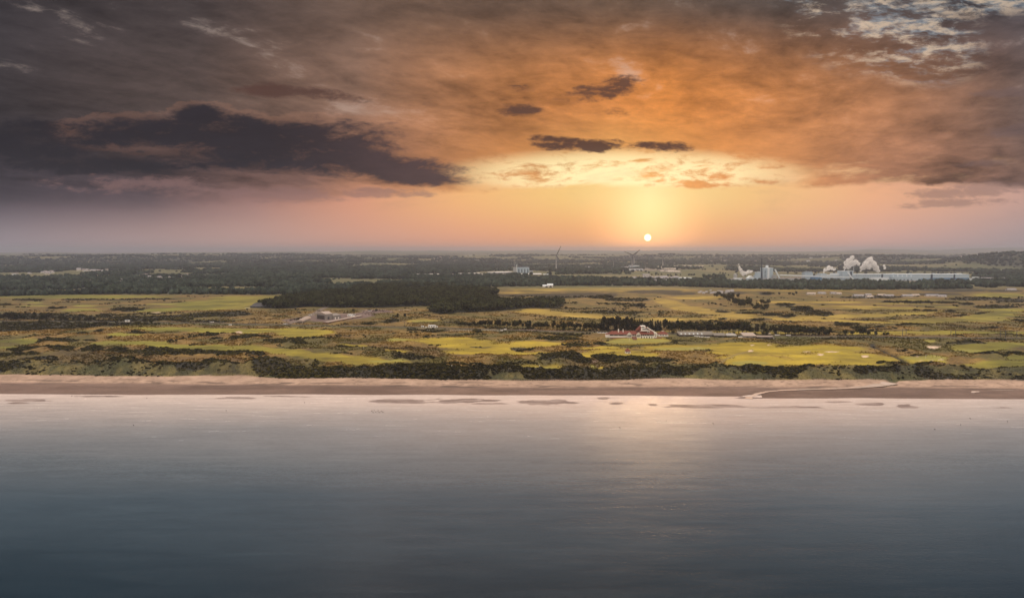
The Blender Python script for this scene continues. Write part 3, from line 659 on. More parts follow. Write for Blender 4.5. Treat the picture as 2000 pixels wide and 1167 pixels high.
M = dict(
    white=paint('white_render', (.80, .77, .73), .8, .12), red=paint('red_roof_tile', (.150, .038, .022), .75, .35, .8),
    glass=paint('window_glass', (.02, .022, .026), .12, .1, spec=.6), dark=paint('dark_timber', (.045, .035, .030), .8, .3),
    brick=paint('brown_brick', (.20, .095, .065), .85, .3), stone=paint('stone_path', (.40, .32, .26), .9, .2),
    grey=paint('grey_cladding', (.235, .215, .20), .6, .2, .5, streak=True), roofl=paint('pale_sheet_roof', (.38, .32, .28), .45, .15, streak=True),
    roofg=paint('grey_green_sheet_roof', (.185, .17, .145), .45, .15, streak=True), cream=paint('cream_board', (.62, .54, .46), .7, .15),
    blue=paint('pale_blue_cladding', (.36, .46, .54), .5, .14, .2, streak=True), blue2=paint('strong_blue_cladding', (.085, .19, .33), .5, .14, .2, streak=True),
    bwhite=paint('bluish_white_cladding', (.62, .69, .74), .5, .1, .2), navy=paint('navy_steel', (.025, .045, .08), .5, .2),
    steel=paint('galvanised_steel', (.34, .36, .38), .5, .2), mast=paint('weathered_steel', (.10, .10, .10), .7, .2),
    blade=paint('blade_silhouette', (.09, .09, .10), .5, .05),  # rotor and nacelle darkened to a backlit silhouette in the colour
    turb=paint('turbine_coating', (.32, .32, .33), .5, .05), slate=paint('dark_slate', (.055, .055, .062), .7, .25),
    shiny=paint('bare_metal_roof', (.80, .74, .66), .38, .1, metal=.75), poly=paint('polytunnel_film', (.62, .62, .62), .45, .12),
    wall=paint('harled_wall', (.55, .52, .48), .85, .2), housero=paint('house_tile', (.20, .17, .17), .8, .3), pale=paint('pale_roof', (.25, .245, .27), .5, .2),
    bark=paint('bark', (.060, .045, .033), .95, .3), timber=paint('weathered_post', (.09, .065, .05), .9, .3), car=paint('white_car_paint', (.75, .74, .72), .3, .05),
    tyre=paint('tyre_rubber', (.02, .02, .02), .9, .1), bird=paint('bird_plumage', (.05, .045, .042), .8, .2), weed=paint('seaweed', (.03, .025, .018), .7, .3))
LEAF = foliage('broad_leaves', (.018, .021, .008), (.040, .036, .013))
PINE = foliage('pine_needles', (.012, .014, .007), (.044, .036, .015), .12)
GORSE = foliage('gorse_leaves', (.009, .010, .004), (.040, .033, .011), .1)
SCRUBM = foliage('scrub_leaves', (.008, .009, .003), (.042, .036, .011), .1, True)
PLANT = foliage('plantation_needles', (.009, .014, .007), (.030, .031, .013), .12, True)
WOODM = foliage('far_wood_leaves', (.013, .022, .020), (.038, .048, .034), .1, True)

rng = np.random.default_rng(11)
_t = (1 + 5 ** .5) / 2
ICO_V = np.array([(-1, _t, 0), (1, _t, 0), (-1, -_t, 0), (1, -_t, 0), (0, -1, _t), (0, 1, _t), (0, -1, -_t), (0, 1, -_t), (_t, 0, -1), (_t, 0, 1), (-_t, 0, -1), (-_t, 0, 1)], float) / math.hypot(1, _t)
ICO_F = np.array([(0, 11, 5), (0, 5, 1), (0, 1, 7), (0, 7, 10), (0, 10, 11), (1, 5, 9), (5, 11, 4), (11, 10, 2), (10, 7, 6), (7, 1, 8), (3, 9, 4), (3, 4, 2), (3, 2, 6), (3, 6, 8), (3, 8, 9), (4, 9, 5), (2, 4, 11), (6, 2, 10), (8, 6, 7), (9, 8, 1)])
def subdiv(V, F):
    V = [tuple(p) for p in V]; mid = {}; out = []
    def mp(a, b):
        k = (min(a, b), max(a, b))
        if k not in mid:
            p = (np.array(V[a]) + np.array(V[b])); p = p / np.linalg.norm(p); mid[k] = len(V); V.append(tuple(p))
        return mid[k]
    for a, b, c in F:
        ab, bc, ca = mp(a, b), mp(b, c), mp(c, a); out += [(a, ab, ca), (b, bc, ab), (c, ca, bc), (ab, bc, ca)]
    return np.array(V), np.array(out)
ICO2 = subdiv(ICO_V, ICO_F)

def leaf_cards(P, size, r):
    """small tilted leaf clumps, one triangle pair each, at the points P"""
    n = len(P); a = r.normal(size=(n, 3)); a /= np.linalg.norm(a, axis=1)[:, None]
    b = np.cross(a, r.normal(size=(n, 3))); b /= np.linalg.norm(b, axis=1)[:, None]
    s = size * r.uniform(.6, 1.4, n)[:, None]
    V = np.stack([P - a * s - b * s * .5, P + a * s * .9 - b * s * .6, P + a * s * .6 + b * s, P - a * s * .7 + b * s * .7], 1).reshape(-1, 3)
    q = np.arange(n)[:, None] * 4; F = np.concatenate([q + [0, 1, 2], q + [0, 2, 3]], 0)
    return V, F
def crown(kind, r, cards=150):
    """foliage of one tree, unit height 1, as lobes of leaf clumps round a ragged core"""
    VV, FF = [], []; nb = 0
    def addm(V, F):
        nonlocal nb
        VV.append(V); FF.append(F + nb); nb += len(V)
    lobes = []
    if kind == 'broad':
        for i in range(7):
            t = r.uniform(0, 6.283); d = r.uniform(.05, .22); lobes.append((d * math.cos(t), d * math.sin(t), r.uniform(.36, .80), r.uniform(.13, .21), r.uniform(.11, .18)))
        lobes.append((0, 0, .58, .24, .30))
    elif kind == 'pine':
        for i in range(6):
            t = r.uniform(0, 6.283); d = r.uniform(.0, .13); z = r.uniform(.42, .90); lobes.append((d * math.cos(t), d * math.sin(t), z, r.uniform(.08, .14), r.uniform(.06, .11)))
        lobes.append((0, 0, .66, .12, .27))
    elif kind == 'spire':
        for i in range(7):
            z = .16 + .12 * i; lobes.append((r.uniform(-.02, .02), r.uniform(-.02, .02), z, .17 * (1.05 - z), .10))
    elif kind == 'wind':        # leaning, open crown
        for i in range(5):
            t = r.uniform(0, 6.283); d = r.uniform(.05, .20); lobes.append((.10 + d * math.cos(t), d * math.sin(t), r.uniform(.45, .88), r.uniform(.09, .16), r.uniform(.07, .11)))
    elif kind == 'bush':
        for i in range(6):
            t = r.uniform(0, 6.283); d = r.uniform(.1, .38); lobes.append((d * math.cos(t), d * math.sin(t), r.uniform(.15, .45), r.uniform(.18, .30), r.uniform(.25, .45)))
        lobes.append((0, 0, .40, .34, .55))
    tot = sum(l[3] * l[3] for l in lobes)
    for (lx, ly, lz, rr, rz) in lobes:
        V = ICO_V * (1 + r.uniform(-.28, .22, (12, 1))) * [rr * .82, rr * .82, rz * .82] + [lx, ly, lz]; addm(V, ICO_F)
        n = max(5, int(cards * rr * rr / tot)); D = r.normal(size=(n, 3)); D /= np.linalg.norm(D, axis=1)[:, None]
        P = D * r.uniform(.80, 1.18, (n, 1)) * [rr, rr, rz] + [lx, ly, lz]
        V, F = leaf_cards(P, .045 if kind != 'bush' else .09, r); addm(V, F)
    V = np.concatenate(VV); V[:, 2] = np.maximum(V[:, 2], .0)
    return V, np.concatenate(FF)
def trunk_mb(kind, r):
    m = MB(); lean = .10 if kind == 'wind' else r.uniform(-.02, .02)
    m.bar((0, 0, -.06), (lean * .4, 0, .38), .040, w1=.030, n=6); m.bar((lean * .4, 0, .37), (lean, 0, .78), .030, w1=.008, n=6)
    for i in range(4):
        t = r.uniform(0, 6.283); z = r.uniform(.30, .5); m.bar((lean * .5, 0, z), (lean * .8 + .16 * math.cos(t), .16 * math.sin(t), z + .20), .014, w1=.005)
    return m
PROTO = {}
def proto(kind, i):
    key = (kind, i)
    if key not in PROTO:
        r = np.random.default_rng(100 + 17 * i + len(kind))
        V, F = crown(kind, r); me = new_mesh('crown', V, F); me.materials.append({'broad': LEAF, 'wind': LEAF, 'pine': PINE, 'spire': PINE, 'bush': GORSE}[kind])
        tm = None
        if kind != 'bush': tm = trunk_mb(kind, r).mesh('trunk'); tm.materials.append(M['bark'])
        PROTO[key] = (me, tm)
    return PROTO[key]
NAMES = {'broad': 'broadleaf_tree', 'pine': 'pine_tree', 'spire': 'conifer', 'wind': 'wind_bent_tree'}
def tree(kind, px, py, hpx, label, group, wide=1.0):
    x, y = at(px, py, 6.0); z = hgt(x, y)
    h = hpx * math.hypot(x, y) / FPX
    cm, tm = proto(kind, random.randrange(4))
    o = thing(NAMES[kind], label, 'tree', (x, y, z), random.uniform(0, 6.28) if kind != 'wind' else random.uniform(-.5, .5), group)
    o.scale = (h * wide, h * wide, h)
    link('trunk', tm, None, o); link('crown', cm, None, o)
    return o

def tint(me, t):
    a = me.attributes.new('tint', 'FLOAT', 'POINT'); a.data.foreach_set('value', np.asarray(t, np.float32))
def scatter_blobs(name, pts, radii, hts, mat, squash=1.0, cards=False, **kw):
    """many ragged low foliage masses joined into one object; pts are ground points"""
    n = len(pts); nv = 8
    var = np.stack([ICO_V * (1 + rng.uniform(-.38, .30, (12, 1))) for _ in range(nv)])
    pick = rng.integers(0, nv, n); a = rng.uniform(0, 6.283, n)
    B = var[pick]; ca, sa = np.cos(a)[:, None], np.sin(a)[:, None]
    X = (B[:, :, 0] * ca - B[:, :, 1] * sa) * radii[:, None]; Y = (B[:, :, 0] * sa + B[:, :, 1] * ca) * radii[:, None]
    Z = (B[:, :, 2] * .62 + .42) * hts[:, None]
    V = np.stack([X + pts[:, None, 0], Y + pts[:, None, 1], Z + pts[:, None, 2]], -1).reshape(-1, 3)
    F = (ICO_F[None] + (np.arange(n) * 12)[:, None, None]).reshape(-1, 3)
    me = new_mesh(name, V, F); tint(me, np.repeat(rng.uniform(.45, 1.7, n) * (.5 + fbm(pts[:, 0], pts[:, 1], 60, 2, 33)), 12))
    return link(name, me, mat, None, kind='stuff', **kw)

# ------------------------------------------------------------------ woods and scrub that read as one mass
def far_woods():
    N = 330000
    inv = rng.uniform(1 / 9000.0, 1 / 1480.0, N); y = 1 / inv; x = rng.uniform(-1, 1, N) * (y * .84 + 80)
    u, v = uv_of(x, y); w = wood_mask(x, y, u, v) * (1 - forest_mask(u, v))
    # even spread over the ground needs weights ~ y^3; keep the far ones as larger clumps
    keep = (w > .35) & (rng.uniform(0, 1, N) < np.clip(y / 5200, .16, 1))
    x, y = x[keep], y[keep]; z = height(x, y)
    s = np.interp(y, [1500, 3000, 9000], [1.0, 1.5, 3.2]) * rng.uniform(.7, 1.35, len(x))
    if len(x) > 30000: x, y, z, s = x[:30000], y[:30000], z[:30000], s[:30000]
    scatter_blobs('far_woodland', np.stack([x, y, z - .5], 1), 5.2 * s, np.interp(s, [.6, 4], [11, 17]) * rng.uniform(.8, 1.2, len(x)), WOODM)
    # hedges and single trees between the far fields
    N = 16000; inv = rng.uniform(1 / 11000.0, 1 / 2000.0, N); y = 1 / inv; x = rng.uniform(-1, 1, N) * (y * .84)
    row = np.abs(((y + .2 * x) / 420) % 1.0) < .05; col = np.abs((x / 310) % 1.0) < .03
    k = (row | col) & (fbm(x, y, 500, 2, 3) > .40); x, y = x[k], y[k]; z = height(x, y); s = np.interp(y, [2000, 11000], [1, 3.2]) * rng.uniform(.6, 1.3, len(x))
    scatter_blobs('far_hedgerows', np.stack([x, y, z - .3], 1), 4.5 * s, 7 * s ** .5, WOODM)
far_woods()
def near_forest():
    N = 60000; pts = []
    x = rng.uniform(-620, 140, N); y = rng.uniform(1020, 1980, N); u, v = uv_of(x, y)
    k = (forest_mask(u, v) > .5); x, y = x[k], y[k]
    # thin to about 5 m spacing
    cell = {}; sel = []
    for i in range(len(x)):
        c = (int(x[i] // 6.0), int(y[i] // 6.5))
        if c not in cell: cell[c] = 1; sel.append(i)
    x, y = x[sel], y[sel]; z = height(x, y)
    vs = [crown('pine' if i % 3 else 'broad', np.random.default_rng(50 + i), 26) for i in range(5)]
    VV, FF, TT = [], [], []; nb = 0
    for i in range(len(x)):
        V, F = vs[i % 5]; h = rng.uniform(8.5, 16.5); TT.append(np.full(len(V), rng.uniform(.4, 2.1))); a = rng.uniform(0, 6.28); c, s = math.cos(a), math.sin(a); w = h * rng.uniform(1.25, 1.6)
        VV.append(np.stack([(V[:, 0] * c - V[:, 1] * s) * w + x[i], (V[:, 0] * s + V[:, 1] * c) * w + y[i], (V[:, 2] * h) + z[i] - h * .06], 1)); FF.append(F + nb); nb += len(V)
    me = new_mesh('plantation_woodland', np.concatenate(VV), np.concatenate(FF)); tint(me, np.concatenate(TT)); link('plantation_woodland', me, PLANT, None, kind='stuff')
    return x, y
near_forest()
def scrub():
    N = 420000
    inv = rng.uniform(1 / 1500.0, 1 / 536.0, N); y = 1 / inv; x = rng.uniform(-1, 1, N) * (y * .80 + 40)
    z, c, mk = land(x, y)
    p = np.maximum(mk['sc'], .16 * sst(fbm(x, y, 20, 3, 98), .48, .58) * (mk['inland'] < 46)) * (1 - mk['fw'] * .9) * (mk['inland'] > 1)
    k = rng.uniform(0, 1, N) < p * .42 * np.clip((700 / y) ** 1.0, .2, 1.1); x, y, z = x[k], y[k], z[k]
    k = np.abs(y - along(RAIL, x)) > 8; x, y, z = x[k], y[k], z[k]
    if len(x) > 26000: x, y, z = x[:26000], y[:26000], z[:26000]
    n = len(x); s = rng.uniform(.6, 1.5, n) * np.interp(y, [560, 1500], [.9, 1.7])
    s = s * (.6 + .8 * fbm(x, y, 30, 2, 95))
    scatter_blobs('gorse_scrub', np.stack([x, y, z - .15], 1), 1.2 * s, .95 * s, SCRUBM)
    return n
print('scrub', scrub())
def tussocks():
    """rough grass and marram between the mown fairways"""
    N = 300000
    inv = rng.uniform(1 / 1150.0, 1 / 536.0, N); y = 1 / inv; x = rng.uniform(-1, 1, N) * (y * .80 + 40)
    z, c, mk = land(x, y)
    p = (1 - mk['fw']) * (1 - mk['sc']) * (mk['inland'] > .8) * (mk['bk'] < -.5) * np.maximum(sst(fbm(x, y, 22, 3, 97), .36, .60), .7 * (mk['inland'] < 20))
    for e in PADS: 
        u, v = uv_of(x, y); p = p * (ell(u, v, [e[:4]]) < -.2)
    p = p * (np.abs(y - along(RAIL, x)) > 7)
    k = rng.uniform(0, 1, N) < p * .5; x, y, z, c = x[k][:60000], y[k][:60000], z[k][:60000], c[k][:60000]
    n = len(x); shr = np.where(mk['inland'][k][:60000] < 24, .5, 1.0); a = rng.uniform(0, 3.1416, n); w = shr * rng.uniform(.5, 1.3, n) * np.interp(y, [560, 1150], [1, 1.6]); h = shr * rng.uniform(.35, .9, n) * np.interp(y, [560, 1150], [1, 1.5])
    dx, dy = np.cos(a) * w, np.sin(a) * w
    # each tussock: three splayed blades of one triangle
    V = np.stack([np.stack([x - dx, y - dy, z - .1], 1), np.stack([x + dx, y + dy, z - .1], 1), np.stack([x + dy * .5, y - dx * .5, z + h], 1),
                  np.stack([x - dy, y + dx, z - .1], 1), np.stack([x + dy, y - dx, z - .1], 1), np.stack([x - dx * .5, y - dy * .5, z + h * .9], 1)], 1).reshape(-1, 3)
    F = np.arange(n * 6).reshape(-1, 3)
    me = new_mesh('rough_grass', V, F)
    ca = me.color_attributes.new('cover', 'FLOAT_COLOR', 'POINT')
    cc = np.repeat(np.clip(c * rng.uniform(.7, 1.35, (n, 1)), 0, 1), 6, 0); ca.data.foreach_set('color', np.concatenate([cc, np.ones((len(cc), 1))], 1).astype(np.float32).ravel())
    m, k, out = mat_new('rough_grass_blades'); at_ = k.new('ShaderNodeAttribute', attribute_name='cover').outputs['Color']
    d = k.new('ShaderNodeBsdfDiffuse'); k.l.new(at_, d.inputs[0]); t = k.new('ShaderNodeBsdfTranslucent'); k.l.new(k.scale(at_, 1.2), t.inputs[0])
    ms = k.new('ShaderNodeMixShader'); ms.inputs[0].default_value = .5; k.l.new(d.outputs[0], ms.inputs[1]); k.l.new(t.outputs[0], ms.inputs[2]); k.l.new(ms.outputs[0], out.inputs[0])
    link('rough_grass', me, m, None, kind='stuff')
tussocks()

# ------------------------------------------------------------------ trees one can tell apart
def tree_row():
    G = 'trees in the row behind the clubhouse'
    def row(x0, x1, n, ybase, h0, h1, kinds, label, wide=1.0, jy=1.2):
        for i in range(n):
            px = x0 + (x1 - x0) * (i + random.uniform(.1, .9)) / n
            f = (px - x0) / (x1 - x0); yb = ybase[0] + (ybase[1] - ybase[0]) * f + random.uniform(-jy, jy)
            lb = label if n < 9 else label + (', left third' if f < .333 else ', middle third' if f < .667 else ', right third')
            tree(random.choice(kinds), px, yb, random.uniform(h0, h1), lb, G, wide * random.uniform(.9, 1.15))
    row(897, 945, 9, (637, 636), 8, 13, ['broad'], 'low dark bushy tree at the left end of the row behind the railway', 1.5)
    row(935, 1000, 11, (638, 640), 12, 19, ['broad', 'pine'], 'dark broad tree in the ragged clump right of the white gates', 1.3)
    row(1000, 1100, 15, (641, 643.5), 13, 19, ['broad', 'pine'], 'dark tree in the thin stretch of the row left of the clubhouse', 1.2)
    row(1100, 1175, 12, (643.5, 645), 14, 20, ['broad', 'broad', 'pine'], 'dark tree in the row just left of the tall pine block', 1.2)
    row(1174, 1240, 20, (647, 648), 25, 30, ['pine', 'spire', 'pine'], 'tall dark pine in the dense block behind the clubhouse roof', 1.0)
    row(1240, 1305, 12, (648, 649), 21, 26, ['broad', 'pine', 'spire'], 'dark tree behind the clubhouse tower and the small lodge', 1.15)
    row(1305, 1425, 22, (649.5, 651.5), 21, 28, ['broad', 'pine', 'broad'], 'dark tree with gaps beneath, behind the long low sheds', 1.1)
    row(1428, 1436, 2, (651.5, 651.5), 24, 26, ['broad'], 'slim dark tree just left of the largest tree of the row', .9)
    row(1440, 1460, 4, (652, 652), 25, 29, ['broad'], 'tall broad dark tree, the largest clump behind the sheds', 1.2)
    row(1466, 1530, 10, (652, 653), 15, 22, ['wind', 'broad', 'wind'], 'thin see-through tree standing singly behind the right-hand sheds', 1.0)
    row(1532, 1562, 7, (653, 653.5), 19, 23, ['broad'], 'dark tree in the dense clump right of the sheds', 1.25)
    row(1562, 1626, 11, (653.5, 654.5), 13, 19, ['broad'], 'lower dark tree at the right end of the row by the railway', 1.3)
    row(1100, 1180, 9, (646, 648), 6, 9, ['broad'], 'low bush at the foot of the row left of the clubhouse', 1.5, .5)
    row(1310, 1520, 16, (652.5, 654.5), 5, 9, ['broad'], 'low bush at the foot of the row behind the sheds', 1.6, .4)
    for px, py, h, w, lb in [(1652, 655, 13, 1.3, 'round dark tree right of the row, first of the loose group'), (1664, 655, 11, 1.3, 'small round tree, second of the loose group by the railway'), (1678, 655.5, 20, 1.2, 'tallest tree of the loose group by the railway'), (1686, 655.5, 16, 1.2, 'dark tree touching the tallest of the loose group'), (1697, 656, 12, 1.2, 'small dark tree right of the tallest of the loose group'), (1710, 656, 10, 1.2, 'lone round tree by the railway right of the loose group'), (1726, 656.5, 8, 1.3, 'left one of two small trees by the railway'), (1734, 656.5, 9, 1.3, 'right one of two small trees by the railway'), (777, 618.5, 8, 1.1, 'lone small tree in the grass right of the long roof'), (790, 620, 9.5, 1.1, 'second lone small tree in the grass, nearer the plantation')]:
        tree('broad', px, py, h, lb, 'loose trees on the links', w)
tree_row()
def copses():
    def clump(n, cx, cy, rx, ry, h0, h1, label, group, kinds=('broad',), tilt=0., wide=1.2):
        for _ in range(n):
            t = random.uniform(0, 6.283); r = math.sqrt(random.random()); dx = rx * r * math.cos(t)
            lb = label if n < 9 else label + (', left part' if dx < -.3 * rx else ', right part' if dx > .3 * rx else ', middle part')
            tree(random.choice(kinds), cx + dx, cy + ry * r * math.sin(t) + tilt * dx, random.uniform(h0, h1), lb, group, wide)
    clump(26, 1440, 592, 28, 7, 10, 15, 'dark tree in the copse on the far course, left of the gorse bank', 'trees of the far copse', ('broad', 'pine'), .20)
    clump(12, 1478, 603, 20, 4, 8, 12, 'dark tree at the lower right end of the far copse', 'trees of the far copse', ('broad',), .1)
    clump(5, 1493, 593, 8, 2, 8, 11, 'round tree standing right of the far copse', 'trees of the far copse')
    clump(8, 1405, 579, 9, 2.5, 7, 9, 'small tree at the upper left tip of the far copse', 'trees of the far copse')
    clump(26, 48, 624, 62, 2.5, 9, 14, 'dark tree in the thicket at the left edge', 'trees of the left thicket', ('broad', 'pine'))
    clump(12, 150, 626, 40, 2.5, 6, 9, 'low dark tree in the right half of the left thicket', 'trees of the left thicket')
    clump(14, 1790, 593, 46, 2.2, 5, 7, 'dark tree in the line on the far course below the pale houses', 'trees below the pale houses')
    clump(6, 1545, 576, 25, 1.5, 5, 7, 'small tree on the far course left of the pale houses', 'trees below the pale houses')
copses()
def bushes():
    reg = [((0, 560), 'low dark gorse clump on the left part of the links'), ((560, 1000), 'low dark gorse clump near the farm sheds and the white road'),
           ((1000, 1400), 'low dark gorse clump on the far course above the clubhouse'), ((1400, 1700), 'low dark gorse clump below and right of the far copse'), ((1700, 2001), 'low dark gorse clump on the right part of the far course')]
    n = 0
    for (cu, cv, ru, rv, tl) in SCRUB_SHADE:
        if not (565 < cv < 664) or ru > 31: continue
        lb = [l for (a, b), l in reg if a <= cu < b][0]
        x, y = at(cu, cv, 6.0); z = hgt(x, y); mp = math.hypot(x, y) / FPX
        cm, _ = proto('bush', n % 4); o = link('gorse_bush', cm); tag(o, lb, 'bush', 'single gorse clumps'); n += 1
        o.location = (x, y, z - .3); o.rotation_euler = (0, 0, random.uniform(-.3, .3)); o.scale = (ru * mp * 1.5, ru * mp * .9, max(2.0, rv * mp * 1.1))
    for px, py, w in [(674, 632.3, 4), (661, 636, 3), (685, 645, 3), (714, 657.5, 4), (1198.8, 606.5, 4), (755, 609, 0), (690, 608, 5), (735, 607.5, 5), (1165, 696, 3)]:
        if not w: continue
        x, y = at(px, py, 6.0); z = hgt(x, y); mp = math.hypot(x, y) / FPX
        cm, _ = proto('bush', n % 4); o = link('gorse_bush', cm); tag(o, 'single small round dark bush in open grass', 'bush', 'single gorse clumps'); n += 1
        o.location = (x, y, z - .2); o.scale = (w * mp * 1.2, w * mp * 1.2, w * mp * 1.1)
bushes()
# ------------------------------------------------------------------ buildings and the rest of what people made
def place(px, py, z=None):
    x, y = at(px, py, 6.0); zz = hgt(x, y) if z is None else z
    x, y = at(px, py, zz); return x, y, zz, math.hypot(x, y) / FPX        # last: metres per photograph pixel

def clubhouse():
    x, y, z, s = place(1237, 659.0, 7.0)
    t = thing('clubhouse', 'white clubhouse with red tiled roofs, twin gabled bays and a stepped tower', 'clubhouse', (x, y, z))
    L = lambda px: (px - 1237) * s; H = lambda dpx: dpx * s
    b = MB(); b.box(L(1191), L(1245), 0, 11, -.5, H(6.6)); b.box(L(1245), L(1279.5), -1.0, 12, -.5, H(6.8)); w = b.build('wall', M['white'], t)
    # roofs
    MB().hip(L(1190), L(1249), -.8, 11.8, H(6.6) + .003, H(12), H(6)).build('roof', M['red'], t)
    MB().hip(L(1243), L(1281), -2.0, 13.0, H(6.8) + .003, H(15.6), H(11)).build('roof', M['red'], t)
    # left annexe
    MB().box(L(1184.5), L(1191) - .02, 2, 9, -.3, H(6)).build('annexe', M['white'], t)
    MB().hip(L(1184.2), L(1190.8), 1.8, 9.2, H(6) + .002, H(8), 1.4).build('annexe_roof', M['red'], t)
    # low terrace wall in front with the dark glazed strip behind it
    for a, c, lab in ((1191.5, 1224, 'long'), (1233, 1242, 'short')):
        MB().box(L(a), L(c), -.35, -.02, H(4.0), H(6.1)).build('window_strip', M['glass'], t)
    for px in (1199, 1207.5, 1219, 1222.5, 1235, 1239):
        MB().box(L(px) - .22, L(px) + .22, -.5, -.36, H(2.8), H(5.4)).build('pillar', M['white'], t)
    for px, hh, wd in ((1209, 15.5, 1.15), (1218, 15.2, .8)):
        c = MB().box(L(px) - wd * .5, L(px) + wd * .5, 3.0, 4.2, H(5), H(hh) + .4).build('chimney', M['white'], t)
        MB().cyl(L(px), 3.6, H(hh) + .4, H(hh) + .9, .22, .18, 8).build('chimney_pot', M['brick'], c)
    # two gabled bays
    for px in (1228.4, 1246.0):
        by = MB().box(L(px - 4), L(px + 4), -2.6, .5, -.5, H(6.2)).build('gabled_bay', M['white'], t)
        m = MB(); hw = H(4.9)
        m.solid([(L(px) - hw, -2.9, H(5.9)), (L(px), -2.9, H(11.2)), (L(px), 5.5, H(11.2)), (L(px) - hw, 5.5, H(5.9)), (L(px) - hw, -2.9, H(5.2)), (L(px), -2.9, H(10.3)), (L(px), 5.5, H(10.3)), (L(px) - hw, 5.5, H(5.2))], [(0, 1, 2, 3), (4, 7, 6, 5), (0, 4, 5, 1), (3, 2, 6, 7), (0, 3, 7, 4)])
        m.solid([(L(px) + hw, -2.9, H(5.9)), (L(px), -2.9, H(11.2)), (L(px), 5.5, H(11.2)), (L(px) + hw, 5.5, H(5.9)), (L(px) + hw, -2.9, H(5.2)), (L(px), -2.9, H(10.3)), (L(px), 5.5, H(10.3)), (L(px) + hw, 5.5, H(5.2))], [(0, 3, 2, 1), (4, 5, 6, 7), (0, 1, 5, 4), (3, 7, 6, 2), (0, 4, 7, 3)])
        m.build('gable_roof', M['red'], by)
        g = MB().solid([(L(px) - H(4), -2.62, H(6.2)), (L(px) + H(4), -2.62, H(6.2)), (L(px), -2.62, H(10.4)), (L(px) - H(4), -2.3, H(6.2)), (L(px) + H(4), -2.3, H(6.2)), (L(px), -2.3, H(10.4))], [(0, 1, 2), (3, 5, 4), (0, 2, 5, 3), (1, 4, 5, 2), (0, 3, 4, 1)]); g.build('gable_front', M['white'], by)
        for sgn in (-1, 1):
            MB().bar((L(px) + sgn * H(4.9), -2.95, H(5.6)), (L(px), -2.95, H(10.9)), .35).build('barge_board', M['white'], by)
        for dx in (-2.4, 0, 2.4):
            MB().box(L(px + dx) - .48, L(px + dx) + .48, -2.68, -2.603, H(2.0), H(6.0)).build('window', M['glass'], by)
    # verandah on the right with posts and arcade below
    v = MB().box(L(1251), L(1276), -3.2, -1.02, H(2.6), H(3.1)).build('verandah', M['white'], t)
    MB().box(L(1251), L(1276), -3.1, -2.9, H(3.1), H(3.9)).build('railing', M['white'], v)
    MB().box(L(1251.4), L(1275.6), -1.3, -1.02, H(3.2), H(6.4)).build('window_strip', M['glass'], t)
    for px in (1254, 1258, 1262, 1266.5, 1270, 1273.6):
        MB().box(L(px) - .16, L(px) + .16, -3.15, -2.88, H(3.9), H(7.2)).build('post', M['white'], v)
    MB().gable(L(1250.5), L(1277), -3.8, -.9, H(7.2), H(8.0)).build('verandah_roof', M['red'], v)
    for i, px in enumerate((1249.5, 1254.5, 1259.5, 1264.5, 1269.5, 1274)):
        MB().box(L(px) - H(1.3), L(px) + H(1.3), -3.3, -2.7, -.8, H(2.6)).build('arcade_pier', M['white'], t)
    MB().box(L(1249), L(1275), -2.6, -1.03, -.8, H(2.5)).build('arcade_recess', M['dark'], t)
    # right gable end with coped slope
    e = MB().solid([(L(1276.5), -2.2, -.5), (L(1281.5), -2.2, -.5), (L(1281.5), -2.2, H(8.5)), (L(1276.5), -2.2, H(11.0)), (L(1276.5), 12, -.5), (L(1281.5), 12, -.5), (L(1281.5), 12, H(8.5)), (L(1276.5), 12, H(11.0))], [(0, 1, 2, 3), (4, 7, 6, 5), (0, 4, 5, 1), (1, 5, 6, 2), (2, 6, 7, 3), (3, 7, 4, 0)]).build('end_wall', M['white'], t)
    MB().box(L(1278.2), L(1279.8), -2.27, -2.203, H(3), H(5.4)).build('window', M['glass'], e)
    MB().box(L(1278.2), L(1279.8), -2.27, -2.203, H(6.6), H(8.2)).build('window', M['glass'], e)
    MB().bar((L(1263), 1.0, H(20)), (L(1281.5), -2.0, H(8.9)), .7, .9).build('coping', M['white'], t)
    # upper storey and tower
    u = MB().box(L(1250), L(1265), 2.2, 10, H(9), H(17.5)).build('upper_storey', M['white'], t)
    MB().solid([(L(1243.5), 1.5, H(13)), (L(1252), 1.5, H(21.3)), (L(1252), 10.5, H(21.3)), (L(1243.5), 10.5, H(13)), (L(1252), 1.5, H(13)), (L(1252), 10.5, H(13))], [(0, 1, 2, 3), (0, 4, 1), (3, 2, 5), (4, 5, 2, 1), (0, 3, 5, 4)]).build('tower_roof', M['red'], t)
    tw = MB().box(L(1252) + .02, L(1261), 2.5, 9, H(17.5), H(22.2)).build('tower', M['white'], t)
    MB().box(L(1253.4), L(1259.5), 2.43, 2.497, H(18.6), H(20.6)).build('window', M['glass'], tw)
    MB().bar((L(1256.6), 5, H(22.2)), (L(1256.6), 5, H(26.0)), .12).build('flagpole', M['white'], tw)
    MB().solid([(L(1261) + .02, 2.4, H(17)), (L(1270), 2.4, H(17)), (L(1262), 2.4, H(20.2)), (L(1261) + .02, 9, H(17)), (L(1270), 9, H(17)), (L(1262), 9, H(20.2))], [(0, 1, 2), (3, 5, 4), (0, 3, 4, 1), (1, 4, 5, 2), (0, 2, 5, 3)]).build('tower_roof', M['red'], t)
    bal = MB().box(L(1253.5), L(1269), -.4, 2.1, H(13.0), H(13.5)).build('balcony', M['white'], t)
    MB().box(L(1253.5), L(1269), -.4, -.25, H(13.5), H(14.6)).build('railing', M['white'], bal)
    MB().box(L(1255), L(1266), 2.12, 2.197, H(14.7), H(16.8)).build('window', M['glass'], u)
    dm = MB().box(L(1264), L(1269), .2, 2.0, H(9.6), H(12.2)).build('dormer', M['white'], t)
    MB().box(L(1264.6), L(1268.4), .13, .197, H(10.2), H(11.6)).build('window', M['glass'], dm)
    st = MB()
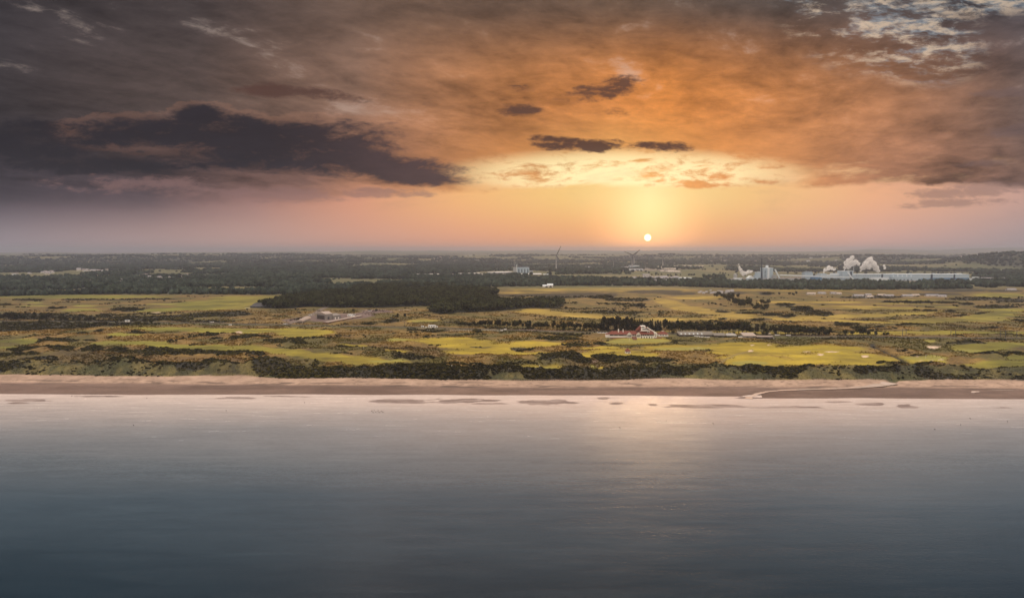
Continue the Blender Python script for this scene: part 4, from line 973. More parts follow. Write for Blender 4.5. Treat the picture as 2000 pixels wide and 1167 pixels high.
    for i in range(6): st.box(L(1233.5), L(1241.5), -2.8 - 1.1 * (i + 1), -2.8 - 1.1 * i, -2.5, H(3.0) - i * .42)
    st.build('steps', M['brick'], t)
    MB().box(L(1192), L(1232), -3.0, -.6, -.6, H(.7)).build('terrace', M['brick'], t)
    MB().box(L(1276), L(1291), -3.4, .6, -.6, H(.5)).build('terrace', M['brick'], t)
clubhouse()

def small_buildings():
    # lodge right of the clubhouse
    x, y, z, s = place(1296, 656.5, 7.0); t = thing('lodge', 'small white lodge with hipped red roof right of the clubhouse', 'house', (x, y, z))
    MB().box(-9.5 * s, 9.0 * s, 0, 8, -.4, 4.2 * s).build('wall', M['white'], t); MB().hip(-10.2 * s, 9.8 * s, -.7, 8.7, 4.2 * s + .003, 9.2 * s, 4.4).build('roof', M['red'], t)
    for dx in (-5.3, -.8, 4.6): MB().box(dx * s - .55, dx * s + .55, -.07, -.003, 1.5 * s, 3.4 * s).build('window', M['glass'], t)
    for dx in (-1.2, 1.0): MB().box(dx * s - .3, dx * s + .3, 3.6, 4.3, 8.4 * s, 10.3 * s).build('chimney', M['white'], t)
    # starter's hut
    x, y, z, s = place(1226.5, 690.0); t = thing('starter_hut', 'tiny white hut with steep brown pyramid roof below the clubhouse lawn', 'hut', (x, y, z))
    MB().box(-2.35, 2.35, 0, 4.4, -.4, 2.1).build('wall', M['white'], t)
    MB().solid([(-2.7, -.4, 2.103), (2.7, -.4, 2.103), (2.7, 4.8, 2.103), (-2.7, 4.8, 2.103), (0, 2.2, 5.0)], [(0, 3, 2, 1), (0, 1, 4), (1, 2, 4), (2, 3, 4), (3, 0, 4)]).build('roof', M['red'], t)
    MB().box(-1.7, -.4, -.06, -.003, .9, 1.8).build('window', M['glass'], t); MB().box(.5, 1.4, -.06, -.003, -.3, 1.8).build('door', M['dark'], t)
    # sheds by the railway
    def shed(px0, px1, pye, pyb, lab, roofm, wallm=M['dark'], depth=8, skylights=0, name='long_shed', slope=2.6, doors=2):
        x0, y0, z, s = place((px0 + px1) / 2, pyb, 6.2); hw = (px1 - px0) / 2 * s; he = (pyb - pye) * s
        t = thing(name, lab, 'shed', (x0, y0, z)); MB().box(-hw, hw, 0, depth, -.4, he).build('wall', wallm, t)
        MB().solid([(-hw - .3, -.5, he), (hw + .3, -.5, he), (hw + .3, depth + .3, he + slope), (-hw - .3, depth + .3, he + slope), (-hw - .3, -.5, he + .25), (hw + .3, -.5, he + .25), (hw + .3, depth + .3, he + slope + .25), (-hw - .3, depth + .3, he + slope + .25)],
                   [(0, 3, 2, 1), (4, 5, 6, 7), (0, 1, 5, 4), (1, 2, 6, 5), (2, 3, 7, 6), (3, 0, 4, 7)]).build('roof', roofm, t)
        for i in range(skylights):
            q = -hw + 2 + i * 4.8; MB().solid([(q, 1.2, he + .34 + slope * .22), (q + 1.3, 1.2, he + .34 + slope * .22), (q + 1.3, 4, he + .34 + slope * .55), (q, 4, he + .34 + slope * .55), (q, 1.2, he + .1), (q + 1.3, 1.2, he + .1), (q + 1.3, 4, he + .1 + slope * .3), (q, 4, he + .1 + slope * .3)],
                     [(0, 1, 2, 3), (4, 7, 6, 5), (0, 4, 5, 1), (1, 5, 6, 2), (2, 6, 7, 3), (3, 7, 4, 0)]).build('skylight', M['bwhite'], t)
        for i in range(doors):
            q = -hw + (i + .6) * 2 * hw / doors; MB().box(q - 1.2, q + 1.2, -.08, -.003, -.2, he * .85).build('door', M['mast'], t)
        return t
    shed(1328, 1395, 653.8, 656.8, 'longest grey roofed shed with a row of pale skylights, first right of the lodge', M['roofg'], M['dark'], 14, 6, slope=2.4, doors=4)
    shed(1395.6, 1418, 655.2, 657.8, 'lower grey roofed shed joined to the right end of the longest shed', M['roofg'], M['dark'], 9, 0, slope=2.0)
    shed(1453, 1476.5, 656.0, 659.4, 'shed with bright pale roof standing apart to the right of the lorry', M['roofl'], M['grey'], 12, 0, slope=2.4)
    shed(1479.5, 1509, 657.6, 660.2, 'low dark shed with thin pinkish roof edge, last of the row', M['roofl'], M['dark'], 4, 0, slope=.5)
    shed(1496, 1505.5, 652.2, 653.4, 'small dark shed with pink roof behind the last shed of the row', M['roofl'], M['dark'], 4, 0, slope=.8, name='small_shed', doors=1)
    # white lorry with long trailer
    x, y, z, s = place(1428.5, 657.0, 6.2); t = thing('lorry', 'long white trailer lorry parked between the sheds', 'lorry', (x, y, z))
    MB().box(-9.5 * s, 5.5 * s, 0, 2.6, 1.0, 3.6).build('trailer', M['car'], t); MB().solid([(5.6 * s, 0, .8), (9.6 * s, 0, .8), (9.6 * s, 0, 1.6), (7.6 * s, 0, 3.1), (5.6 * s, 0, 3.3), (5.6 * s, 2.5, .8), (9.6 * s, 2.5, .8), (9.6 * s, 2.5, 1.6), (7.6 * s, 2.5, 3.1), (5.6 * s, 2.5, 3.3)], [(0, 1, 2, 3, 4), (5, 9, 8, 7, 6), (0, 5, 6, 1), (1, 6, 7, 2), (2, 7, 8, 3), (3, 8, 9, 4), (4, 9, 5, 0)]).build('cab', M['car'], t)
    wm_ = MB().bar((0, -.05, 0), (0, .3, 0), 1.0, n=10).mesh('wheel'); wm_.materials.append(M['tyre'])
    for q in (-8, -6, 3, 7.5): o = link('wheel', wm_, None, t); o.location = (q * s, 0, .5)
    # cars and white vans
    bodym = MB().solid([(-2.1, -.85, .3), (2.1, -.85, .3), (2.15, -.85, .8), (1.1, -.8, .95), (-1.5, -.8, 1.0), (-2.1, -.85, .85), (-2.1, .85, .3), (2.1, .85, .3), (2.15, .85, .8), (1.1, .8, .95), (-1.5, .8, 1.0), (-2.1, .85, .85)], [(0, 1, 2, 3, 4, 5), (6, 11, 10, 9, 8, 7), (0, 6, 7, 1), (1, 7, 8, 2), (2, 8, 9, 3), (3, 9, 10, 4), (4, 10, 11, 5), (5, 11, 6, 0)]).mesh('body'); bodym.materials.append(M['car'])
    cabm = MB().solid([(-1.4, -.75, .98), (1.0, -.75, .96), (.4, -.65, 1.45), (-1.0, -.65, 1.48), (-1.4, .75, .98), (1.0, .75, .96), (.4, .65, 1.45), (-1.0, .65, 1.48)], [(0, 1, 2, 3), (4, 7, 6, 5), (0, 4, 5, 1), (1, 5, 6, 2), (2, 6, 7, 3), (3, 7, 4, 0)]).mesh('window'); cabm.materials.append(M['glass'])
    cw = MB().bar((0, -.12, 0), (0, .12, 0), .62, n=10).mesh('wheel'); cw.materials.append(M['tyre'])
    def car(px, py, lab, rz=0., sc=1.25):
        x, y, z, s = place(px, py); t = thing('parked_car', lab, 'car', (x, y, z + .05), rz, 'pale parked cars', sc)
        link('body', bodym, None, t); link('window', cabm, None, t)
        for a in (-1.3, 1.3):
            for b in (-.8, .8): o = link('wheel', cw, None, t); o.location = (a, b, .31)
    for a in [(1170.5, 650.6, 'white car parked leftmost of three beside the clubhouse'), (1176.5, 650.8, 'white car parked in the middle of three beside the clubhouse'), (1182.0, 651.0, 'white car parked nearest the clubhouse annexe'),
              (1361, 657.6, 'white vehicle parked in front of the longest shed, left one'), (1370.5, 658.6, 'white vehicle parked in front of the longest shed, middle one'), (1381.5, 659.2, 'white vehicle parked in front of the longest shed, right one'),
              (1518, 655.0, 'pale car standing right of the last shed'), (1540, 655.6, 'pale car on the track further right of the sheds'), (1511, 662.0, 'pale car at the corner of the last shed'), (605.3, 615.0, 'pale vehicle left of the big farm shed'), (723, 607.5, 'pale vehicle on the track behind the farm sheds'), (691.5, 614.5, 'pale vehicle beside the white farm cabins'), (557, 633, 'pale vehicle at the track end left of the farm'), (414, 629.5, 'pale vehicle by the thicket on the left links')]: car(*a, rz=random.uniform(-.3, .3))
    # white cabins by the road and in the yard
    def cabin(px, pyb, wpx, hpx, d, lab, rz=0.0, win=2):
        x, y, z, s = place(px, pyb); w = wpx * s / 2; h = hpx * s; t = thing('white_cabin', lab, 'cabin', (x, y, z), rz)
        MB().box(-w, w, 0, d, -.2, h).build('wall', M['white'], t); MB().box(-w - .1, w + .1, -.1, d + .1, h + .003, h + .25).build('roof', M['bwhite'], t)
        for i in range(win): q = -w + (i + .5) * 2 * w / win; MB().box(q - .6, q + .6, -.06, -.003, h * .3, h * .8).build('window', M['glass'], t)
    cabin(843, 639.6, 14, 4.2, 5, 'long white cabin on the grass behind the white road', 0, 3)
    cabin(825, 638.6, 5, 1.8, 3, 'low white cabin at the bend of the white road', 0, 1); cabin(852, 639.2, 4.5, 2.0, 3, 'small cream cabin touching the long white cabin', 0, 1); cabin(832, 639.8, 3.0, 1.6, 2.5, 'smallest white cabin between two others by the road bend', 0, 1)
    cabin(682, 617.6, 7.5, 3.6, 5, 'white cabin at the back of the farm yard', -.25, 2); cabin(687, 619.8, 8.0, 3.6, 4, 'white cabin at the front of the farm yard', -.35, 2)
    cabin(449, 650 - 14, 4, 2, 3, 'small pale hut by the railway on the left', 0, 1); cabin(248.5, 628, 7, 2.2, 3.5, 'small white hut half hidden in the left thicket', .4, 1)
    cabin(1447.5, 658.8, 10, 1.6, 1.0, 'low pinkish white hoarding between lorry and pale roofed shed', 0, 0)
    # gates at the end of the white road
    for px, py, lab in ((980.2, 647.2, 'white gate panel at the end of the white fence, front one'), (986.6, 644.8, 'white gate panel at the end of the white fence, rear one')):
        x, y, z, s = place(px, py); t = thing('white_gate', lab, 'gate', (x, y, z), .75)
        for zz in (.3, 1.0, 1.7): MB().box(-1.9, 1.9, -.08, .08, zz, zz + .45).build('board', M['white'], t)
        for q in (-1.9, 1.9): MB().box(q - .15, q + .15, -.14, .14, -.3, 2.5).build('post', M['white'], t)
    # white road fence
    P = [stand(*p) for p in [(826, 645.2), (850, 646.2), (880, 646.4), (910, 646.2), (945, 645.6), (962, 646.0), (976, 646.8)]]
    t = thing('white_fence', 'low white post and rail fence along the pale road left of the gates', 'fence', P[0]); o0 = Vector(P[0])
    pm = MB().box(-.12, .12, -.12, .12, -.3, 1.3).mesh('post'); pm.materials.append(M['white'])
    for a, b in zip(P[:-1], P[1:]):
        a, b = Vector(a), Vector(b); n = max(1, int((b - a).length / 3.0))
        for i in range(n): q = link('post', pm, None, t); q.location = a.lerp(b, i / n) - o0
        MB().bar(a - o0 + Vector((0, 0, 1.0)), b - o0 + Vector((0, 0, 1.0)), .16, .2).build('rail', M['white'], t)
small_buildings()

def farm():
    # large gable-ended shed: left end wall dark, long wall towards the sea
    def oriented(name, lab, c0, c1, depth, he, hr, wallm, roofm, arch=False, extra=None):
        """building along the ground line between two photograph points (front wall), its depth away from the viewer"""
        x0, y0, z0, s = place(*c0, 6.0); x1, y1, _, _ = place(*c1, 6.0); L = math.hypot(x1 - x0, y1 - y0); rz = math.atan2(y1 - y0, x1 - x0)
        t = thing(name, lab, 'farm building', (x0, y0, 6.0), rz)
        MB().box(0, L, 0, depth, -.5, he).build('wall', wallm, t)
        if arch: MB().arch(-.2, L + .2, -.3, depth + .3, he + .003, hr).build('roof', roofm, t)
        else: MB().gable(-.3, L + .3, -.4, depth + .4, he + .003, he + hr).build('roof', roofm, t)
        return t, L
    t, L = oriented('barrel_roof_barn', 'low barn with a bright curved roof at the left of the farm yard', (591.5, 630.0), (607, 622.5), 9, 1.6, 2.6, M['grey'], M['roofl'], True)
    MB().box(-.06, -.003, 1.5, 7.5, -.2, 1.5).build('door', M['dark'], t)
    t, L = oriented('farm_shed', 'tall grey clad farm shed with a bright roof slope, the largest of the farm', (635.5, 624.2), (650, 623.0), 24, 8.2, 3.2, M['grey'], M['roofl'])
    MB().box(-.08, -.003, 2, 22, .3, 6).build('open_bay', M['dark'], t); MB().box(L * .3, L * .55, -.08, -.003, -.2, 4).build('door', M['slate'], t)
    t, L = oriented('farm_annexe', 'lower grey lean-to running right from the tall farm shed', (650.6, 623.2), (665.5, 621.6), 20, 5.2, 2.4, M['grey'], M['grey'])
    for q in (.3, .7): MB().box(L * q - 1, L * q + 1, -.08, -.003, -.2, 2.6).build('door', M['white'], t)
    t, L = oriented('feed_shed', 'very long low shed with a flat pale roof along the front of the farm yard', (639.5, 631.2), (708.5, 617.8), 7.5, 1.5, .7, M['brick'], M['roofl'])
    for i in range(8): MB().box(L * (i + .3) / 8, L * (i + .7) / 8, -.08, -.003, .1, 1.2).build('bay', M['dark'], t)
    # dark roofed range house and white gable left of the plantation
    x, y, z, s = place(507, 601.2, 6.0); t = thing('golf_lodge', 'dark roofed long low house in front of the striped field', 'house', (x, y, z))
    MB().box(-17 * s, 15 * s, 0, 12, -.5, 2.6).build('wall', M['slate'], t); MB().hip(-18 * s, 16 * s, -1, 13, 2.603, 8.5, 7).build('roof', M['slate'], t)
    for q in (-10, -3, 4, 10): MB().box(q * s - 1.2, q * s + 1.2, -.06, -.003, .5, 2.2).build('window', M['glass'], t)
    x, y, z, s = place(532, 597.0, 6.0); t = thing('gabled_house', 'white gabled house at the right end of the dark roofed lodge', 'house', (x, y, z))
    MB().box(-3 * s, 6 * s, 0, 9, -.5, 5).build('wall', M['white'], t); MB().gable(-4 * s, 7 * s, -.5, 9.5, 5.003, 9).build('roof', M['slate'], t)
    MB().box(-1.4, .0, -.06, -.003, 2.6, 4).build('window', M['glass'], t)
    # white domed barn
    x, y, z, s = place(1071, 561.0, 6.0); t = thing('white_barn', 'white barn with rounded roof standing at the far wood edge', 'barn', (x, y, z))
    MB().box(-11 * s, -2 * s, 0, 20, -.5, 4.0).build('wall', M['wall'], t); MB().arch(-11 * s, -2 * s, -.3, 20.3, 4.003, 3.0).build('roof', M['bwhite'], t)
    MB().box(-2 * s + .02, 9 * s, 0, 20, -.5, 5.5).build('wall', M['wall'], t); MB().arch(-2 * s + .02, 9.5 * s, -.3, 20.3, 5.503, 4.5).build('roof', M['bwhite'], t)
    for q in (-3.5, 4.5): MB().arch(q * s - 3.6, q * s + 3.6, -.2, .6, -.4, 5.0, axis='y').build('doorway', M['dark'], t)
farm()

def turbines():
    def turbine(px, pyb, hub, angs, blade, lab, z=6.0, wide=1.0):
        x, y, z, s = place(px, pyb, z); hh = (pyb - hub) * s; bl = blade * s
        t = thing('wind_turbine', lab, 'wind turbine', (x, y, z), 0, 'wind turbines of the industrial estate')
        MB().cyl(0, 0, -1, hh - 1, 3.8 * wide, 2.5 * wide, 14).build('tower', M['turb'], t)
        n = MB(); n.bar((0, -5, hh), (0, 6, hh), 4.4, 4.4, n=8).build('nacelle', M['blade'], t)
        h_ = MB(); h_.bar((0, -7.2, hh), (0, -5.02, hh), 1.8, w1=4.2, n=8).build('hub', M['blade'], t)
        for a in angs:
            r = math.radians(a); d = Vector((math.cos(r), 0, math.sin(r))); c = Vector((0, -6.2, hh)); e = Vector((-d.z, 0, d.x))
            m = MB(); m.solid([c + e * 1.4 + d * 1.5, c - e * 1.4 + d * 1.5, c - e * 3.4 + d * bl * .22, c - e * .9 + d * bl, c + e * .9 + d * bl, c + e * 1.9 + d * bl * .22] +
                    [q + Vector((0, .9, 0)) for q in [c + e * 1.4 + d * 1.5, c - e * 1.4 + d * 1.5, c - e * 3.4 + d * bl * .22, c - e * .9 + d * bl, c + e * .9 + d * bl, c + e * 1.9 + d * bl * .22]],
                    [(0, 1, 2, 3, 4, 5), (6, 11, 10, 9, 8, 7)] + [(i, 6 + i, 6 + (i + 1) % 6, (i + 1) % 6) for i in range(6)]); m.build('blade', M['blade'], t)
    turbine(1086.3, 527.5, 498.5, (64, 181, -57), 20.5, 'nearest wind turbine, standing alone left of the sun with one blade pointing up right')
    turbine(1234.6, 525.5, 498.4, (32 + 3, 157, 270), 17.5, 'wind turbine directly below the sun, the front one of two in line')
    turbine(1238.4, 519.5, 499.2, (50, 160, 285), 14.5, 'wind turbine just behind another one below the sun')
    turbine(1294.5, 523.0, 503.6, (42, 160, 275), 12.5, 'small far wind turbine right of the sun above the bright roofs')
    # wind farm on the skyline
    def far(px, h, n):
        y = 17500.0 + random.uniform(-600, 900); x = (px - 1000) / FPX * y * 1.0; z = hgt(x, y); m = MB(); m.cyl(0, 0, -2, h, 3.2, 2.2, 6)
        a0 = random.uniform(0, 6.28)
        for i in range(3):
            a = a0 + i * 2.094; m.bar((0, -3, h), (h * .62 * math.cos(a), -3, h + h * .62 * math.sin(a)), 4.0, 1.5, w1=1.4)
        o = m.build('skyline_turbine', M['turb']); tag(o, 'tiny wind turbine of the wind farm on the skyline right of the sun', 'wind turbine', 'skyline wind farm'); o.location = (x, y, z)
    for px in (1133, 1160, 1192, 1320, 1332, 1339, 1347, 1351, 1362, 1373, 1379, 1386, 1391): far(px, 72, 3)
turbines()

def mill():
    D0 = 6.0
    def base(px, py=547.0): return place(px, py, D0)
    def block(name, lab, px0, px1, ptop, pbase, wallm, roofm=None, depth=30, cat='mill building', roof='flat', group=None):
        x, y, z, s = base((px0 + px1) / 2, pbase); w = (px1 - px0) / 2 * s; h = (pbase - ptop) * s
        t = thing(name, lab, cat, (x, y, z), 0, group); MB().box(-w, w, 0, depth, -1, h).build('wall', wallm, t)
        rm = roofm or M['bwhite']
        if roof == 'flat': MB().box(-w - .4, w + .4, -.4, depth + .4, h + .01, h + .8).build('roof', rm, t)
        elif roof == 'gable': MB().gable(-w - .5, w + .5, -.6, depth + .6, h + .01, h + 3.2).build('roof', rm, t)
        elif roof == 'gablefront': MB().gable(-w - .5, w + .5, -.6, depth + .6, h + .01, h + 8.5, axis='y').build('roof', rm, t)
        return t, w, h, s
    # the long paper machine hall
    t, w, h, s = block('mill_hall', 'longest pale blue mill hall with dark vertical bays and a blue lower wall', 1671, 1877, 537.2, 546.6, M['blue'], M['bwhite'], 60)
    X = lambda px: (px - 1774) * s
    MB().box(-w, w, -.25, -.01, 5.4 * s, 5.9 * s).build('fascia', M['bwhite'], t)
    for a, b in ((1728, 1731.2), (1811.5, 1815), (1850, 1853)):
        MB().box(X(a), X(b), -.5, -.02, 1.0, h + 1.0).build('stair_bay', M['navy'], t)
    for a, b in ((1815.2, 1849.8), (1853.2, 1876.6), (1776, 1811.3)):
        MB().box(X(a), X(b), -.4, -.02, -.5, 3.6 * s if a > 1800 else 2.0 * s).build('lower_wall', M['blue2'], t)
    for px in (1690, 1735, 1752, 1770, 1781, 1795, 1800, 1821, 1832, 1838, 1845, 1858, 1866):
        hv = random.uniform(1.2, 3.2); MB().box(X(px) - random.uniform(2, 4), X(px) + random.uniform(2, 4), 10, 18, h + .82, h + .82 + hv).build('roof_vent', M['bwhite'], t)
    for i in range(18): MB().box(X(1674 + i * 3) - .8, X(1674 + i * 3) + .8, -.12, -.01, 6.4 * s, 7.6 * s).build('window', M['glass'], t)
    block('mill_store', 'low white store in front of the long mill hall', 1704, 1734, 543.2, 547.8, M['bwhite'], M['bwhite'], 14)
    t, w, h, s = block('mill_annexe', 'stepped blue building with pipes in front of the hall middle', 1745, 1790, 541.5, 547.4, M['blue'], M['blue'], 16)
    for i in range(5): MB().cyl(-w + 8 + i * 15, 5, h + .8, h + 5 + 2 * (i % 2), 2.0, None, 8).build('duct', M['bwhite'], t)
    for i in range(6): MB().box(-w + 4 + i * 12, -w + 9 + i * 12, -.15, -.01, 1, 4).build('door', M['navy'], t)
    t, w, h, s = block('mill_block', 'tall pale blue mill block left end of the long hall', 1645.5, 1664.5, 531.0, 547.0, M['blue'], M['bwhite'], 35)
    MB().cyl(-w * .2, 8, h + .8, h + 6, 2.2, 1.8, 10).build('vent_stack', M['navy'], t); MB().box(w * .45, w * .8, -.3, -.01, 0, h * .95).build('stair_bay', M['navy'], t)
    t, w, h, s = block('mill_process_building', 'stepped pale mill building left of the tall block', 1604, 1645, 538.0, 546.6, M['blue'], M['bwhite'], 40)
    MB().box(-w + 3, -w + 24, 6, 30, h + .81, h + 5).build('roof_box', M['blue'], t); MB().box(w * .1, w * .75, 4, 24, h + .81, h + 6.5).build('roof_box', M['bwhite'], t)
    for i in range(8): MB().box(-w + 3 + i * 8, -w + 7 + i * 8, -.15, -.01, 2, 5).build('window', M['glass'], t)
    t, w, h, s = block('mill_link_building', 'low pale building joining the tall block to the long hall', 1664.9, 1670.7, 538.5, 547.0, M['blue'], M['bwhite'], 30)
    x, y, z, s = base(1672.5, 546); t = thing('mill_stack', 'slim grey metal stack between the tall block and the hall', 'chimney', (x, y + 20, z)); MB().cyl(0, 0, 0, 24 * s, 1.4, 1.1, 10).build('flue', M['steel'], t); MB().cyl(0, 0, 24 * s, 24.6 * s, 1.7, 1.7, 10).build('rim', M['navy'], t)
    t, w, h, s = block('bark_silo_block', 'square pale blue block with dark cornice midway along the conveyor', 1572, 1587, 533.2, 547.0, M['blue'], M['navy'], 24)
    MB().box(-w * .9, w * .9, 3, 20, h + .81, h + 2.6).build('roof_box', M['blue'], t)
    t, w, h, s = block('low_mill_shed', 'low dark blue shed under the conveyor right of the square block', 1588, 1604, 542.2, 548.2, M['blue2'], M['blue2'], 20)
    block('low_pale_shed', 'low pale grey sheds left of the square block', 1524, 1571, 543.8, 547.6, M['steel'], M['pale'], 20)
    # boiler house tower
    t, w, h, s = block('boiler_house', 'tallest pale blue tower block of the mill with a white stair shaft', 1491, 1509, 524.6, 546.8, M['blue'], M['bwhite'], 30)
    MB().box(-1.7 * s, 1.9 * s, -3, -.02, -1, h + .6).build('stair_shaft', M['bwhite'], t)
    for i in range(7): MB().box(-w + 4, -w + 9, -.15, -.01, 4 + i * 4.6, 6 + i * 4.6).build('window', M['glass'], t)
    MB().cyl(w * .0, 12, h + .8, h + 9, 5.0, 4.2, 12).build('roof_tank', M['bwhite'], t)
    MB().box(-w - .1, w + .1, -.35, -.015, -1, 7.0).build('lower_wall', M['steel'], t)
    t, w, h, s = block('fuel_store', 'grey lower block touching the right side of the tower block', 1509.4, 1516.5, 538.0, 547.0, M['steel'], M['steel'], 20)
    x, y, z, s = base(1489, 547); t = thing('mill_chimney', 'tall dark mill chimney left of the tower block', 'chimney', (x, y + 10, z)); MB().cyl(0, 0, 0, 40 * s, 2.0, 1.5, 12).build('shaft', M['navy'], t); MB().cyl(0, 0, 36 * s, 37 * s, 2.1, 2.1, 12).build('band', M['mast'], t)
    t, w, h, s = block('turbine_hall', 'narrow pale block left of the dark mill chimney', 1478, 1485, 532.6, 547, M['blue'], M['bwhite'], 20)
    MB().box(-w * .5, w * .5, 2, 9, h + .81, h + 3.5).build('roof_box', M['steel'], t)
    block('turbine_annexe', 'lower pale block joined to the narrow block', 1474.6, 1477.8, 538.0, 547, M['blue'], M['blue'], 16)
    t, w, h, s = block('chip_shed', 'pale shed with pointed gable front at the left of the mill', 1461.5, 1473, 543.5, 547.6, M['blue'], M['bwhite'], 24, roof='gablefront')
    MB().box(-w * .25, w * .25, -.15, -.01, -.5, 5).build('door', M['navy'], t)
    block('mill_gatehouse', 'low white building furthest left of the mill', 1434.5, 1450.5, 543.2, 546.6, M['bwhite'], M['bwhite'], 14)
    x, y, z, s = base(1440.5, 545); t = thing('grey_silo', 'grey round silo behind the low white mill building', 'silo', (x, y + 25, z)); MB().cyl(0, 0, 0, 8.5 * s, 6, 6, 16).build('drum', M['steel'], t); MB().cyl(0, 0, 8.5 * s, 10 * s, 6.2, .5, 16).build('cone_roof', M['steel'], t)
    block('mill_left_shed', 'low grey shed at the wood edge left of the mill', 1417, 1434, 545.0, 548.2, M['steel'], M['pale'], 14)
    # conveyors
    def conveyor(p, q, lab, dy0=-12, dy1=-12, wd=4.0, legs=5):
        x0, y0, _, s = base(p[0], 547); x1, y1, _, _ = base(q[0], 547); a = Vector((x0, y0 + dy0, 6 + (547 - p[1]) * s)); b = Vector((x1, y1 + dy1, 6 + (547 - q[1]) * s))
        t = thing('conveyor_gallery', lab, 'conveyor', (a.x, a.y, 6)); o = Vector((a.x, a.y, 6)); MB().bar(a - o, b - o, wd).build('gallery', M['bwhite'], t)
        for i in range(legs):
            c = a.lerp(b, (i + .5) / legs) - o
            if c.z - wd > 1: MB().bar((c.x, c.y, -1), (c.x, c.y, c.z - wd * .6), 1.2).build('leg', M['steel'], t)
    conveyor((1510.5, 527.0), (1521.5, 546.0), 'steep white conveyor slanting down right from the tower block', legs=2)
    conveyor((1519, 537.2), (1656, 541.4), 'long nearly level white conveyor between the tower block and the tall block', -16, -16, 3.6, 10)
    conveyor((1652, 533.0), (1664, 546.6), 'steep white conveyor across the front of the tall block', legs=2)
    # long white shed to the right
    t, w, h, s = block('white_warehouse', 'long low white warehouse with rounded end, far right of the mill', 1911.5, 1971, 544.8, 548.4, M['bwhite'], M['bwhite'], 30)
    MB().arch(-w, w + 2, -.3, 30, h + .81, 3.0).build('curved_roof', M['pale'], t)
    block('warehouse_tower', 'small square tower at the left end of the long white warehouse', 1904.5, 1911.2, 542.2, 548.4, M['bwhite'], M['bwhite'], 14)
mill()

